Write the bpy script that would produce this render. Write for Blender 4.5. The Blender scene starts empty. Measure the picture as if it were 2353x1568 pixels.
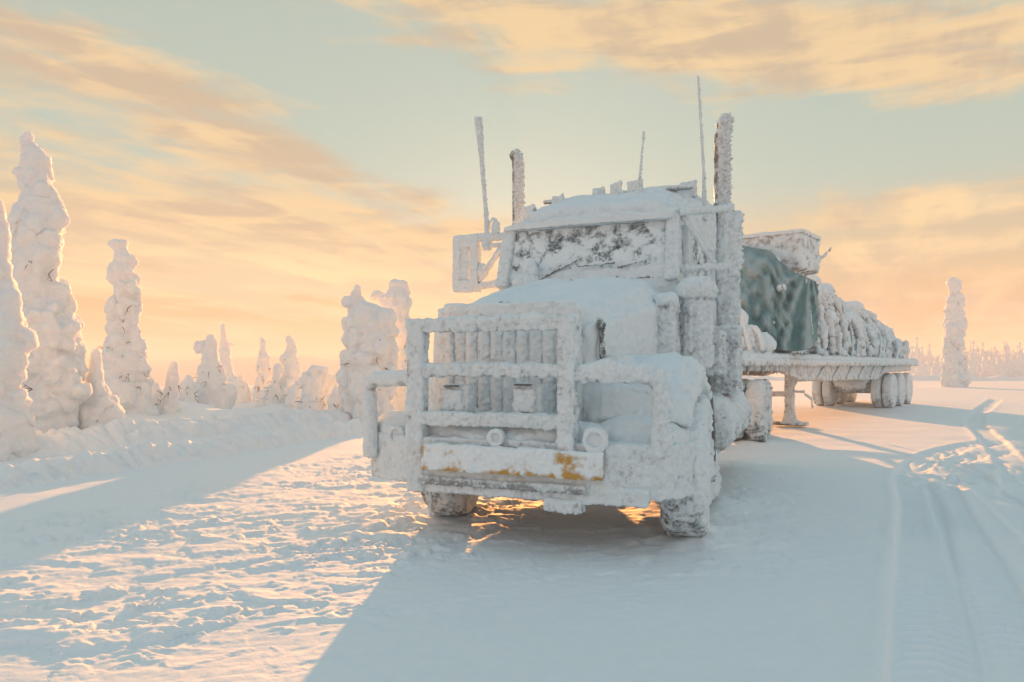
import bpy, math, random
import numpy as np
from mathutils import Vector, Matrix

# ------------------------------------------------------------------ camera, sky, sun, exposure
SC = bpy.context.scene
COL = SC.collection
random.seed(7)
RNG = np.random.default_rng(11)

CAM_H = 1.37
FOC, CXD, YHD = 1654.0, 1176.5, 840.0          # lens constants used to turn measured directions into metres
cam_d = bpy.data.cameras.new('camera')
cam = bpy.data.objects.new('camera', cam_d)
COL.objects.link(cam)
cam.location = (0, 0, CAM_H)
cam.rotation_euler = (math.radians(90), 0, 0)
cam_d.sensor_width = 36.0
cam_d.lens = 36.0 * FOC / 2353.0
cam_d.shift_y = 56.0 / 2353.0
cam_d.clip_start = 0.05
cam_d.clip_end = 6000
SC.camera = cam

SUN_EL = math.radians(7.4)
SUN_AZ = math.radians(1.9)                      # to the right of +Y
SUN_DIR = Vector((math.sin(SUN_AZ) * math.cos(SUN_EL), math.cos(SUN_AZ) * math.cos(SUN_EL), math.sin(SUN_EL)))
sun_d = bpy.data.lights.new('sun', 'SUN')
sun_d.energy = 5.0
sun_d.angle = math.radians(0.6)
sun_d.color = (1.0, 0.40, 0.11)
sun = bpy.data.objects.new('sun', sun_d)
COL.objects.link(sun)
sun.location = (0, 60, 40)
sun.rotation_euler = (-SUN_DIR).to_track_quat('-Z', 'Y').to_euler()

SC.view_settings.view_transform = 'Standard'
SC.view_settings.look = 'None'
SC.view_settings.exposure = 1.62
SC.view_settings.gamma = 1.0
SC.view_settings.use_curve_mapping = False
SC.render.engine = 'CYCLES'
SC.cycles.use_denoising = True
SC.cycles.max_bounces = 6
SC.cycles.diffuse_bounces = 3
SC.cycles.volume_bounces = 1
SC.cycles.transparent_max_bounces = 8


class NT:
    """small helper for node trees"""
    def __init__(self, tree):
        self.t = tree
        tree.nodes.clear()

    def n(self, typ, **kw):
        nd = self.t.nodes.new(typ)
        for k, v in kw.items():
            setattr(nd, k, v)
        return nd

    def set(self, sock, val):
        if isinstance(val, bpy.types.NodeSocket):
            self.t.links.new(val, sock)
        elif val is not None:
            sock.default_value = val

    def m(self, op, a, b=None, c=None, clamp=False):
        nd = self.n('ShaderNodeMath', operation=op, use_clamp=clamp)
        self.set(nd.inputs[0], a)
        if b is not None:
            self.set(nd.inputs[1], b)
        if c is not None:
            self.set(nd.inputs[2], c)
        return nd.outputs[0]

    def vm(self, op, a, b=None, out=0):
        nd = self.n('ShaderNodeVectorMath', operation=op)
        self.set(nd.inputs[0], a)
        if b is not None:
            self.set(nd.inputs[1], b)
        return nd.outputs['Value'] if out == 'v' else nd.outputs[0]

    def mix(self, f, a, b, mode='MIX'):
        nd = self.n('ShaderNodeMix', data_type='RGBA', blend_type=mode)
        self.set(nd.inputs[0], f)
        for s, v in ((nd.inputs[6], a), (nd.inputs[7], b)):
            if isinstance(v, tuple) and len(v) == 3:
                v = v + (1.0,)
            self.set(s, v)
        return nd.outputs[2]

    def sstep(self, x, a, b, lo=0.0, hi=1.0):
        nd = self.n('ShaderNodeMapRange', interpolation_type='SMOOTHSTEP')
        self.set(nd.inputs[0], x)
        nd.inputs[1].default_value = a
        nd.inputs[2].default_value = b
        nd.inputs[3].default_value = lo
        nd.inputs[4].default_value = hi
        return nd.outputs[0]

    def noise(self, vec, scale, detail=4.0, rough=0.5, dist=0.0):
        nd = self.n('ShaderNodeTexNoise')
        if vec is not None:
            self.set(nd.inputs['Vector'], vec)
        nd.inputs['Scale'].default_value = scale
        nd.inputs['Detail'].default_value = detail
        nd.inputs['Roughness'].default_value = rough
        nd.inputs['Distortion'].default_value = dist
        return nd.outputs[0]

    def comb(self, x, y, z):
        nd = self.n('ShaderNodeCombineXYZ')
        for i, v in enumerate((x, y, z)):
            self.set(nd.inputs[i], v)
        return nd.outputs[0]

    def ramp(self, f, stops, interp='EASE'):
        nd = self.n('ShaderNodeValToRGB')
        self.set(nd.inputs[0], f)
        el = nd.color_ramp.elements
        nd.color_ramp.interpolation = interp
        while len(el) < len(stops):
            el.new(0.5)
        for e, (p, c) in zip(el, stops):
            e.position = p
            e.color = tuple(c) + (1.0,)
        return nd.outputs[0]


def lin(r, g, b):
    f = lambda v: (v / 255 / 12.92) if v / 255 <= 0.04045 else ((v / 255 + 0.055) / 1.055) ** 2.4
    return (f(r), f(g), f(b))


def build_world():
    w = bpy.data.worlds.new('World')
    SC.world = w
    w.use_nodes = True
    t = NT(w.node_tree)
    tc = t.n('ShaderNodeTexCoord')
    d = tc.outputs['Generated']
    sep = t.n('ShaderNodeSeparateXYZ')
    t.set(sep.inputs[0], d)
    dx, dy, dz = sep.outputs
    el = t.m('MAXIMUM', dz, 0.0)
    # physical sky, seen through thin high ice haze which pulls it to pastel
    sky = t.n('ShaderNodeTexSky', sky_type='NISHITA')
    sky.sun_disc = False
    sky.sun_elevation = SUN_EL
    sky.sun_rotation = SUN_AZ
    sky.air_density = 1.0
    sky.dust_density = 2.0
    sky.ozone_density = 2.0
    nish = t.vm('MULTIPLY', sky.outputs[0], (0.11, 0.10, 0.11))
    haze_lo = t.ramp(el, [(0.0, lin(212, 160, 112)), (0.06, lin(228, 180, 124)), (0.15, lin(216, 200, 162)), (0.24, lin(184, 208, 194)),
                          (0.50, lin(184, 204, 192)), (1.0, lin(150, 196, 212))])
    haze_cool = t.ramp(el, [(0.0, lin(216, 214, 214)), (0.12, lin(212, 218, 220)), (0.4, lin(190, 212, 220)), (1.0, lin(150, 196, 212))])
    sunh = Vector((SUN_DIR.x, SUN_DIR.y, 0)).normalized()
    azd = t.vm('DOT_PRODUCT', d, tuple(sunh), 'v')
    warm = t.sstep(azd, -0.35, 0.75)
    veil = t.mix(warm, haze_cool, haze_lo)
    base = t.mix(0.90, nish, veil)
    sd = t.vm('DOT_PRODUCT', d, tuple(SUN_DIR), 'v')
    # cloud deck on a plane high above: direction / height
    k = t.m('ADD', el, 0.10)
    qx = t.m('DIVIDE', dx, k)
    qy = t.m('DIVIDE', dy, k)
    # streaks run along a line a little off the view axis
    ca, sa = math.cos(math.radians(62)), math.sin(math.radians(62))
    a = t.m('ADD', t.m('MULTIPLY', qx, ca), t.m('MULTIPLY', qy, sa))
    b = t.m('SUBTRACT', t.m('MULTIPLY', qy, ca), t.m('MULTIPLY', qx, sa))
    q1 = t.comb(t.m('MULTIPLY', a, 0.42), t.m('MULTIPLY', b, 1.15), 3.7)
    n1 = t.noise(q1, 1.45, 9.0, 0.58, 0.5)
    q2 = t.comb(t.m('MULTIPLY', a, 0.8), t.m('MULTIPLY', b, 2.6), 9.1)
    n2 = t.noise(q2, 1.9, 8.0, 0.60, 0.5)

    n4 = t.noise(t.vm('MULTIPLY', d, (2.0, 2.0, 11.0)), 2.3, 8.0, 0.58, 0.6)

    def blob(px, py, rx, ry, ang=0.0):
        """a cloud bank round the sky direction of (px, py), in the plane of the deck"""
        v = Vector(((px - CXD) / FOC, 1.0, (YHD - py) / FOC)).normalized()
        # local frame: right, up
        r = Vector((v.y, -v.x, 0)).normalized()
        u = r.cross(v)
        r2 = r * math.cos(ang) + u * math.sin(ang)
        u2 = -r * math.sin(ang) + u * math.cos(ang)
        x = t.m('MULTIPLY', t.vm('DOT_PRODUCT', d, tuple(r2), 'v'), FOC / rx)
        y = t.m('MULTIPLY', t.vm('DOT_PRODUCT', d, tuple(u2), 'v'), FOC / ry)
        rr = t.m('ADD', t.m('MULTIPLY', x, x), t.m('MULTIPLY', y, y))
        front = t.sstep(t.vm('DOT_PRODUCT', d, tuple(v), 'v'), 0.3, 0.6)
        return t.m('MULTIPLY', t.m('EXPONENT', t.m('MULTIPLY', rr, -1.0)), front)

    rad = math.radians
    plus = [(1400, 70, 640, 130, rad(-8), 0.62), (1650, 130, 330, 80, rad(-12), 0.25), (2350, 60, 420, 150, rad(-10), 0.34), (420, 240, 640, 80, rad(-19), 0.40), (120, 120, 380, 90, rad(-10), 0.22),
            (250, 440, 560, 90, rad(-8), 0.42), (620, 640, 660, 90, rad(-3), 0.42), (2240, 470, 300, 45, 0, 0.55), (2120, 570, 330, 30, 0, 0.5),
            (700, 480, 500, 40, rad(-6), 0.16), (2250, 690, 350, 60, 0, 0.2)]
    minus = [(1450, 330, 480, 110, rad(-4), 0.36), (560, 60, 420, 90, rad(-14), 0.16), (2100, 330, 420, 80, rad(3), 0.50), (2150, 522, 380, 16, 0, 0.3), (1900, 250, 200, 60, rad(-10), 0.18)]
    cov = t.m('MULTIPLY', t.m('SUBTRACT', n1, 0.5), 1.2)
    for p in plus:
        cov = t.m('ADD', cov, t.m('MULTIPLY', blob(*p[:5]), p[5]))
    for p in minus:
        cov = t.m('SUBTRACT', cov, t.m('MULTIPLY', blob(*p[:5]), p[5]))
    cov = t.m('ADD', cov, t.m('MULTIPLY', t.m('SUBTRACT', n2, 0.5), 0.8))
    cov = t.m('ADD', cov, t.m('MULTIPLY', t.m('SUBTRACT', n4, 0.5), 1.5))
    cov = t.m('ADD', cov, t.m('MULTIPLY', t.sstep(el, 0.0, 0.5, 0.10, -0.12), 1.0))
    cf = t.sstep(cov, -0.04, 0.56)
    # bright bellies and grey-beige thick parts
    n3 = t.noise(t.comb(t.m('MULTIPLY', a, 0.55), t.m('MULTIPLY', b, 2.6), 21.0), 1.5, 7.0, 0.6, 0.5)
    n5 = t.noise(t.vm('MULTIPLY', d, (2.6, 2.6, 15.0)), 2.6, 6.0, 0.58, 0.5)
    thick = t.sstep(t.m('ADD', t.m('MULTIPLY', n3, 0.45), t.m('MULTIPLY', n5, 0.55)), 0.43, 0.58)
    near = t.sstep(sd, 0.35, 0.97)
    bright = t.mix(near, lin(238, 209, 172), lin(250, 217, 166))
    shade = t.mix(near, lin(200, 190, 175), lin(212, 190, 160))
    cool_cloud = lin(212, 216, 220)
    ccol = t.mix(t.m('MULTIPLY', thick, 1.0), bright, shade)
    ccol = t.mix(warm, cool_cloud, ccol)
    out = t.mix(t.m('MULTIPLY', cf, 0.93), base, ccol)
    # glow of the veiled sun
    g1 = t.m('POWER', t.m('MAXIMUM', sd, 0.0), 60.0)
    g2 = t.m('POWER', t.m('MAXIMUM', sd, 0.0), 9.0)
    out = t.mix(1.0, out, t.mix(t.m('MULTIPLY', blob(640, 650, 560, 85, rad(-2)), t.sstep(cf, 0.1, 0.8)), (0, 0, 0), (0.20, 0.16, 0.08)), 'ADD')
    out = t.mix(1.0, out, t.mix(t.m('MULTIPLY', t.m('ADD', blob(2230, 470, 260, 40), blob(2080, 570, 320, 26)), t.sstep(cf, 0.1, 0.8)), (0, 0, 0), (0.09, 0.07, 0.035)), 'ADD')
    out = t.mix(1.0, out, t.mix(g2, (0, 0, 0), (0.0, 0.0, 0.0)), 'ADD')
    # below the horizon: snow-lit ground haze
    out = t.mix(t.sstep(dz, -0.02, 0.0), lin(214, 190, 166), out)
    bg = t.n('ShaderNodeBackground')
    sc10 = t.vm('MULTIPLY', out, (6.05, 6.08, 6.15))
    t.set(bg.inputs[0], sc10)
    bg.inputs[1].default_value = 0.050
    o = t.n('ShaderNodeOutputWorld')
    t.t.links.new(bg.outputs[0], o.inputs[0])


build_world()

# ------------------------------------------------------------------ noise
_PERM = np.random.default_rng(3).permutation(256)
_PERM = np.concatenate([_PERM, _PERM, _PERM])
_GR = np.random.default_rng(5).normal(size=(256, 3))
_GR = (_GR / np.linalg.norm(_GR, axis=1, keepdims=True)).astype(np.float32)


def perlin(P):
    P = np.asarray(P, dtype=np.float32)
    I = np.floor(P).astype(np.int64)
    Fr = (P - I).astype(np.float32)
    I &= 255
    U = Fr * Fr * Fr * (Fr * (Fr * 6 - 15) + 10)
    res = []
    for ix in (0, 1):
        a = _PERM[I[:, 0] + ix]
        for iy in (0, 1):
            b = _PERM[a + I[:, 1] + iy]
            for iz in (0, 1):
                g = _GR[_PERM[b + I[:, 2] + iz]]
                res.append(g[:, 0] * (Fr[:, 0] - ix) + g[:, 1] * (Fr[:, 1] - iy) + g[:, 2] * (Fr[:, 2] - iz))
    u, v, w = U[:, 0], U[:, 1], U[:, 2]
    L = lambda a, b, t: a + (b - a) * t
    x00 = L(res[0], res[1], w); x01 = L(res[2], res[3], w)
    x10 = L(res[4], res[5], w); x11 = L(res[6], res[7], w)
    return L(L(x00, x01, v), L(x10, x11, v), u) * 1.5


def fbm(P, oct=3, gain=0.5):
    s = 0; a = 1.0; P = np.asarray(P, dtype=np.float32)
    for i in range(oct):
        s = s + a * perlin(P * (2.03 ** i) + 17.3 * i)
        a *= gain
    return s


def billow(P, oct=3, gain=0.5):
    """puffy, cauliflower-like, 0..1 with sharp creases"""
    s = 0; a = 1.0; tot = 0; P = np.asarray(P, dtype=np.float32)
    for i in range(oct):
        s = s + a * np.abs(perlin(P * (2.07 ** i) + 31.7 * i))
        tot += a
        a *= gain
    return np.clip(s / tot * 2.2, 0, 1.4)


def smooth(x, a, b):
    t = np.clip((x - a) / (b - a), 0, 1)
    return t * t * (3 - 2 * t)


# ------------------------------------------------------------------ mesh collecting
def rotm(rx=0, ry=0, rz=0):
    return np.array(Matrix.Rotation(rz, 3, 'Z') @ Matrix.Rotation(ry, 3, 'Y') @ Matrix.Rotation(rx, 3, 'X'))


class MB:
    def __init__(self):
        self.v = []; self.f = []

    def add(self, V, Fs):
        o = len(self.v)
        self.v.extend([tuple(map(float, p)) for p in V])
        self.f.extend([tuple(i + o for i in f) for f in Fs])
        return self

    def box(self, c, s, r=(0, 0, 0)):
        R = rotm(*r)
        V = [np.array(c) + R @ (np.array((x, y, z)) * np.array(s) * 0.5) for x in (-1, 1) for y in (-1, 1) for z in (-1, 1)]
        return self.add(V, [(0, 1, 3, 2), (4, 6, 7, 5), (0, 4, 5, 1), (2, 3, 7, 6), (0, 2, 6, 4), (1, 5, 7, 3)])

    def bar(self, a, b, w, h):
        """box beam from a to b, w across, h up"""
        a, b = np.array(a, float), np.array(b, float)
        d = b - a; L = np.linalg.norm(d); d /= L
        up = np.array((0, 0, 1.0)) if abs(d[2]) < 0.9 else np.array((0, 1.0, 0))
        s = np.cross(d, up); s /= np.linalg.norm(s)
        u = np.cross(s, d)
        V = [p + s * w * 0.5 * i + u * h * 0.5 * j for p in (a, b) for i in (-1, 1) for j in (-1, 1)]
        return self.add(V, [(0, 1, 3, 2), (4, 6, 7, 5), (0, 4, 5, 1), (2, 3, 7, 6), (0, 2, 6, 4), (1, 5, 7, 3)])

    def tube(self, pts, r, n=10):
        pts = [np.array(p, float) for p in pts]
        rs = r if isinstance(r, (list, tuple)) else [r] * len(pts)
        rings = []
        ref = np.array((0.31, 0.17, 0.93))
        for i, p in enumerate(pts):
            d = pts[min(i + 1, len(pts) - 1)] - pts[max(i - 1, 0)]
            d = d / (np.linalg.norm(d) + 1e-9)
            s = np.cross(d, ref); s /= np.linalg.norm(s) + 1e-9
            u = np.cross(s, d)
            rings.append([p + rs[i] * (s * math.cos(2 * math.pi * k / n) + u * math.sin(2 * math.pi * k / n)) for k in range(n)])
        return self.loft(rings)

    def loft(self, rings):
        n = len(rings[0])
        V = [p for r in rings for p in r]
        Fs = []
        for i in range(len(rings) - 1):
            for k in range(n):
                a = i * n + k; b = i * n + (k + 1) % n
                Fs.append((a, b, b + n, a + n))
        Fs.append(tuple(range(n - 1, -1, -1)))
        Fs.append(tuple((len(rings) - 1) * n + k for k in range(n)))
        return self.add(V, Fs)

    def prism(self, poly, axis, a, b):
        """polygon extruded along axis (0,1,2) from a to b; polygon gives the two other coordinates in order"""
        def mk(p, t):
            q = [p[0], p[1]]
            q.insert(axis, t)
            return q
        return self.loft([[mk(p, a) for p in poly], [mk(p, b) for p in poly]])

    def ell(self, c, r, n=10, m=7):
        c = np.array(c, float)
        r = np.array(r if isinstance(r, (tuple, list)) else (r, r, r), float)
        rings = []
        for i in range(1, m):
            ph = math.pi * i / m
            rings.append([c + r * np.array((math.sin(ph) * math.cos(2 * math.pi * k / n), math.sin(ph) * math.sin(2 * math.pi * k / n), math.cos(ph))) for k in range(n)])
        return self.loft(rings)

    def wheel(self, c, R, w, n=36, yaw=0.0):
        """solid tyre shape with axis along x, rounded shoulders"""
        prof = [(-0.5, 0.35), (-0.5, 0.86), (-0.42, 0.96), (-0.28, 1.0), (0.28, 1.0), (0.42, 0.96), (0.5, 0.86), (0.5, 0.62), (0.42, 0.56), (0.42, 0.3)]
        rings = [[(c[0] + x * w, c[1] + R * r * math.cos(2 * math.pi * k / n), c[2] + R * r * math.sin(2 * math.pi * k / n)) for k in range(n)] for x, r in prof]
        if yaw:
            cc, ss = math.cos(yaw), math.sin(yaw)
            rings = [[(c[0] + (p[0] - c[0]) * cc - (p[1] - c[1]) * ss, c[1] + (p[0] - c[0]) * ss + (p[1] - c[1]) * cc, p[2]) for p in r] for r in rings]
        return self.loft(rings)

    def mesh(self, name):
        me = bpy.data.meshes.new(name)
        me.from_pydata(self.v, [], self.f)
        me.update()
        return me


def vox_mesh(me, vox, smooth_it=0):
    o = bpy.data.objects.new('tmp', me)
    COL.objects.link(o)
    md = o.modifiers.new('r', 'REMESH')
    md.mode = 'VOXEL'
    md.voxel_size = vox
    if smooth_it:
        ms = o.modifiers.new('s', 'SMOOTH')
        ms.factor = 0.5
        ms.iterations = smooth_it
    dg = bpy.context.evaluated_depsgraph_get()
    ev = o.evaluated_get(dg)
    res = bpy.data.meshes.new_from_object(ev)
    bpy.data.objects.remove(o)
    bpy.data.meshes.remove(me)
    return res


def get_vn(me):
    n = len(me.vertices)
    V = np.empty(n * 3, np.float32); me.vertices.foreach_get('co', V)
    N = np.empty(n * 3, np.float32); me.vertex_normals.foreach_get('vector', N)
    return V.reshape(-1, 3), N.reshape(-1, 3)


def set_v(me, V):
    me.vertices.foreach_set('co', V.astype(np.float32).ravel())
    me.update()


def shade_smooth(me):
    me.polygons.foreach_set('use_smooth', np.ones(len(me.polygons), dtype=bool))


def put(name, me, mat, parent=None, label=None, cat=None, group=None, kind=None):
    o = bpy.data.objects.new(name, me)
    me.name = name
    COL.objects.link(o)
    if mat is not None:
        me.materials.clear()
        me.materials.append(mat)
    if parent is not None:
        o.parent = parent
    tag(o, label, cat, group, kind)
    return o


def tag(o, label=None, cat=None, group=None, kind=None):
    if label: o['label'] = label
    if cat: o['category'] = cat
    if group: o['group'] = group
    if kind: o['kind'] = kind
    return o


def empty(name, loc, rz=0.0):
    o = bpy.data.objects.new(name, None)
    o.empty_display_size = 0.3
    COL.objects.link(o)
    o.location = loc
    o.rotation_euler = (0, 0, rz)
    return o


WIND = np.array((0.62, -0.78, 0.05), np.float32)       # where the rime grew from, in truck space


def frost_part(name, mb, mat, parent, vox=0.02, amp=0.03, freq=9.0, cap=0.02, wind=0.03, streak=0.0, fo=0.0, big=0.0, off=(0, 0, 0), wdir=None, fofn=None, **kw):
    """voxel-skin the shape and grow rime and snow on it"""
    me = vox_mesh(mb.mesh('t'), vox)
    V, N = get_vn(me)
    wd = WIND if wdir is None else np.array(wdir, np.float32)
    W = V + np.array(off, np.float32)
    nw = N @ wd
    freq = freq * 1.8
    amp, wind, streak = amp * 0.46, wind * 0.6, streak * 0.55
    b = 0.45 * billow(W * freq * 1.25, 3, 0.6) + 0.62 * smooth(perlin(W * freq * 0.62 + 11.0) + 0.25 * perlin(W * freq * 1.6), -0.05, 0.55)
    d = amp * (b - 0.36)
    if big:
        d = d + big * fbm(W * 1.7, 2)
    if streak:
        d = d + streak * (billow(W * np.array((freq * 0.9, freq * 0.9, 0.9), np.float32) + 5.0, 2) - 0.3) * smooth(1 - np.abs(N[:, 2]), 0.3, 0.8)
    if wind:
        d = d + wind * smooth(nw, 0.0, 0.9) * (1.5 * billow(W * freq * 1.7 + 3.1, 2) - 0.15)
    if cap:
        d = d + cap * smooth(N[:, 2], 0.35, 0.9) * (0.6 + 0.7 * fbm(W * 3.1 + 8.0, 2))
    V2 = V + N * d[:, None]
    set_v(me, V2)
    fr = 0.29 + 0.26 * nw + 0.55 * np.clip(N[:, 2], -0.5, 1) + 0.34 * fbm(W * 5.5 + 40.0, 3) + 0.8 * (b - 0.42) + fo
    if fofn is not None:
        fr = fr + fofn(V)
    at = me.attributes.new('frost', 'FLOAT', 'POINT')
    at.data.foreach_set('value', fr.astype(np.float32))
    shade_smooth(me)
    return put(name, me, mat, parent, **kw)


def plain_part(name, mb, mat, parent, **kw):
    me = mb.mesh(name)
    import bmesh
    bm = bmesh.new(); bm.from_mesh(me)
    bmesh.ops.recalc_face_normals(bm, faces=bm.faces)
    bm.to_mesh(me); bm.free()
    return put(name, me, mat, parent, **kw)


# ------------------------------------------------------------------ materials
SNOW = (0.835, 0.89, 0.915)


def frost_mat(name, base, amount=0.0, rough=0.5, metal=0.0, scale=26.0, snow=SNOW, soft=0.75, sss=0.0):
    m = bpy.data.materials.new(name)
    m.use_nodes = True
    t = NT(m.node_tree)
    tc = t.n('ShaderNodeTexCoord')
    co = tc.outputs['Object']
    at = t.n('ShaderNodeAttribute', attribute_name='frost')
    n1 = t.noise(co, scale, 6.0, 0.62, 0.4)
    n2 = t.noise(co, scale * 4.5, 4.0, 0.6)
    f = t.m('ADD', at.outputs['Fac'], t.m('MULTIPLY', t.m('SUBTRACT', n1, 0.5), 1.9))
    f = t.m('ADD', f, t.m('MULTIPLY', t.m('SUBTRACT', n2, 0.5), 0.7))
    f = t.m('ADD', f, amount)
    f = t.sstep(f, 0.25 - soft * 0.5, 0.25 + soft * 0.5)
    sn = t.mix(n2, tuple(c * 0.93 for c in snow), tuple(min(1, c * 1.05) for c in snow))
    col = t.mix(f, base, sn)
    p = t.n('ShaderNodeBsdfPrincipled')
    t.set(p.inputs['Base Color'], col)
    t.set(p.inputs['Roughness'], t.m('ADD', t.m('MULTIPLY', f, 0.9 - rough), rough))
    t.set(p.inputs['Metallic'], t.m('MULTIPLY', t.m('SUBTRACT', 1.0, f), metal))
    p.inputs['Specular IOR Level'].default_value = 0.25
    if sss:
        p.inputs['Subsurface Weight'].default_value = sss
        p.inputs['Subsurface Radius'].default_value = (1.0, 0.62, 0.38)
        p.inputs['Subsurface Scale'].default_value = 0.16
    bp = t.n('ShaderNodeBump')
    bp.inputs['Strength'].default_value = 0.55
    bp.inputs['Distance'].default_value = 0.013
    t.set(bp.inputs['Height'], t.m('ADD', t.m('MULTIPLY', f, 0.6), t.m('ADD', n2, t.m('MULTIPLY', n1, 0.8))))
    t.set(p.inputs['Normal'], bp.outputs[0])
    o = t.n('ShaderNodeOutputMaterial')
    t.t.links.new(p.outputs[0], o.inputs[0])
    return m


def snow_mat(name, col=SNOW, s1=9.0, s2=60.0, bump=0.5, dist=0.02):
    m = bpy.data.materials.new(name)
    m.use_nodes = True
    t = NT(m.node_tree)
    tc = t.n('ShaderNodeTexCoord')
    co = tc.outputs['Object']
    n1 = t.noise(co, s1, 5.0, 0.55, 0.2)
    n2 = t.noise(co, s2, 4.0, 0.6)
    c = t.mix(n1, tuple(x * 0.955 for x in col), tuple(min(1, x * 1.03) for x in col))
    p = t.n('ShaderNodeBsdfPrincipled')
    t.set(p.inputs['Base Color'], c)
    p.inputs['Roughness'].default_value = 0.75
    p.inputs['Specular IOR Level'].default_value = 0.3
    bp = t.n('ShaderNodeBump')
    bp.inputs['Strength'].default_value = bump
    bp.inputs['Distance'].default_value = dist
    t.set(bp.inputs['Height'], t.m('ADD', n1, t.m('MULTIPLY', n2, 0.5)))
    t.set(p.inputs['Normal'], bp.outputs[0])
    o = t.n('ShaderNodeOutputMaterial')
    t.t.links.new(p.outputs[0], o.inputs[0])
    return m


M = {}
M['ground'] = snow_mat('ground_snow', (0.85, 0.88, 0.895), 14.0, 110.0, 0.35, 0.012)
M['bank'] = snow_mat('bank_snow', (0.85, 0.885, 0.90), 7.0, 40.0, 0.5, 0.03)
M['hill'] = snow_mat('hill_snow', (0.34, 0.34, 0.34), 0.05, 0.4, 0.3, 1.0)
M['steel'] = frost_mat('frosted_steel', (0.31, 0.315, 0.32), 0.18, 0.5, 0.1)
M['paint'] = frost_mat('frosted_pale_paint', (0.48, 0.49, 0.495), 0.42, 0.5)
M['bare'] = frost_mat('thinly_frosted_metal', (0.34, 0.335, 0.335), -0.06, 0.45, 0.2)
M['chrome'] = frost_mat('frosted_stack_steel', (0.19, 0.16, 0.15), -0.12, 0.35, 0.6)
M['glass'] = frost_mat('frosted_glass', (0.085, 0.10, 0.105), 0.08, 0.2, 0.0, 9.0)
M['rubber'] = frost_mat('frosted_rubber', (0.12, 0.12, 0.125), 0.05, 0.8, 0.0, 22.0)
M['yellow'] = frost_mat('frosted_yellow_paint', (0.56, 0.30, 0.06), 0.06, 0.45, 0.0, 7.0)
M['grille'] = frost_mat('frosted_grille', (0.30, 0.30, 0.30), 0.15, 0.5, 0.2, 12.0)
M['dark'] = frost_mat('dark_under_parts', (0.13, 0.13, 0.135), -0.10, 0.7)
M['lens'] = frost_mat('frosted_lamp_glass', (0.35, 0.38, 0.4), 0.3, 0.2)
M['badge'] = frost_mat('red_badge', (0.13, 0.035, 0.035), -0.25, 0.4, 0.0, 40.0)
M['beige'] = frost_mat('frosted_trailer_steel', (0.40, 0.385, 0.37), 0.0, 0.6)
M['tree'] = frost_mat('snow_laden_crown', (0.24, 0.20, 0.17), 0.72, 0.9, 0.0, 7.0, (0.80, 0.835, 0.85), 0.3, 0.45)
M['wood'] = frost_mat('dark_bark', (0.085, 0.06, 0.05), -0.3, 0.9, 0.0, 30.0)
M['load'] = frost_mat('frosted_load', (0.19, 0.165, 0.155), 0.0, 0.8, 0.0, 10.0)
M['crate'] = frost_mat('frosted_crate', (0.33, 0.30, 0.28), 0.12, 0.8, 0.0, 9.0)

# ------------------------------------------------------------------ the place
TH = math.radians(22.5)
OX, OY = -0.05, 5.35
_s, _c = math.sin(TH), math.cos(TH)


def to_uv(x, y):
    """world -> along the truck (back) and across it (to its left)"""
    return (x - OX) * _s + (y - OY) * _c, (x - OX) * _c - (y - OY) * _s


def gdir(px, py):
    """ground point seen in the measured direction"""
    d = FOC * CAM_H / (py - YHD)
    return ((px - CXD) / FOC * d, d)


def seg_dist(P, pts):
    """distance to a polyline and arc length along it"""
    best = np.full(len(P), 1e9, np.float32); arc = np.zeros(len(P), np.float32); side = np.zeros(len(P), np.float32)
    L0 = 0.0
    for a, b in zip(pts[:-1], pts[1:]):
        a = np.array(a, np.float32); b = np.array(b, np.float32)
        ab = b - a; L = float(np.hypot(*ab))
        t = np.clip(((P - a) @ ab) / (L * L), 0, 1)
        q = P - (a + t[:, None] * ab)
        dd = np.hypot(q[:, 0], q[:, 1])
        sg = np.sign(q[:, 0] * ab[1] - q[:, 1] * ab[0])
        k = dd < best
        best[k] = dd[k]; arc[k] = (L0 + t * L)[k]; side[k] = sg[k]
        L0 += L
    return best, arc, side


def catmull(pts, n=8):
    pts = [np.array(p, float) for p in pts]
    pts = [2 * pts[0] - pts[1]] + pts + [2 * pts[-1] - pts[-2]]
    out = []
    for i in range(1, len(pts) - 2):
        p0, p1, p2, p3 = pts[i - 1:i + 3]
        for k in range(n):
            t = k / n
            out.append(0.5 * ((2 * p1) + (-p0 + p2) * t + (2 * p0 - 5 * p1 + 4 * p2 - p3) * t * t + (-p0 + 3 * p1 - 3 * p2 + p3) * t ** 3))
    out.append(pts[-2])
    return out


TRACKS = [
    (catmull([gdir(2140, 1900), gdir(2150, 1568), gdir(2125, 1300), gdir(2115, 1160), gdir(2095, 1090), gdir(2150, 1045), gdir(2260, 1018), gdir(2420, 1000)]), 0.20, 0.030, True),
    (catmull([gdir(2420, 1800), gdir(2330, 1480), gdir(2240, 1280), gdir(2180, 1160), gdir(2170, 1090), gdir(2230, 1050), gdir(2360, 1030)]), 0.16, 0.020, True),
    (catmull([gdir(2350, 1140), gdir(2325, 1060), gdir(2270, 1000), gdir(2240, 960), gdir(2290, 920)]), 0.20, 0.04, True),
    (catmull([gdir(2600, 1250), gdir(2400, 1110), gdir(2280, 1060), gdir(2190, 1040)]), 0.17, 0.03, False),
    (catmull([gdir(2700, 1500), gdir(2420, 1250), gdir(2290, 1140), gdir(2200, 1070)]), 0.17, 0.025, False),
]


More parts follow.
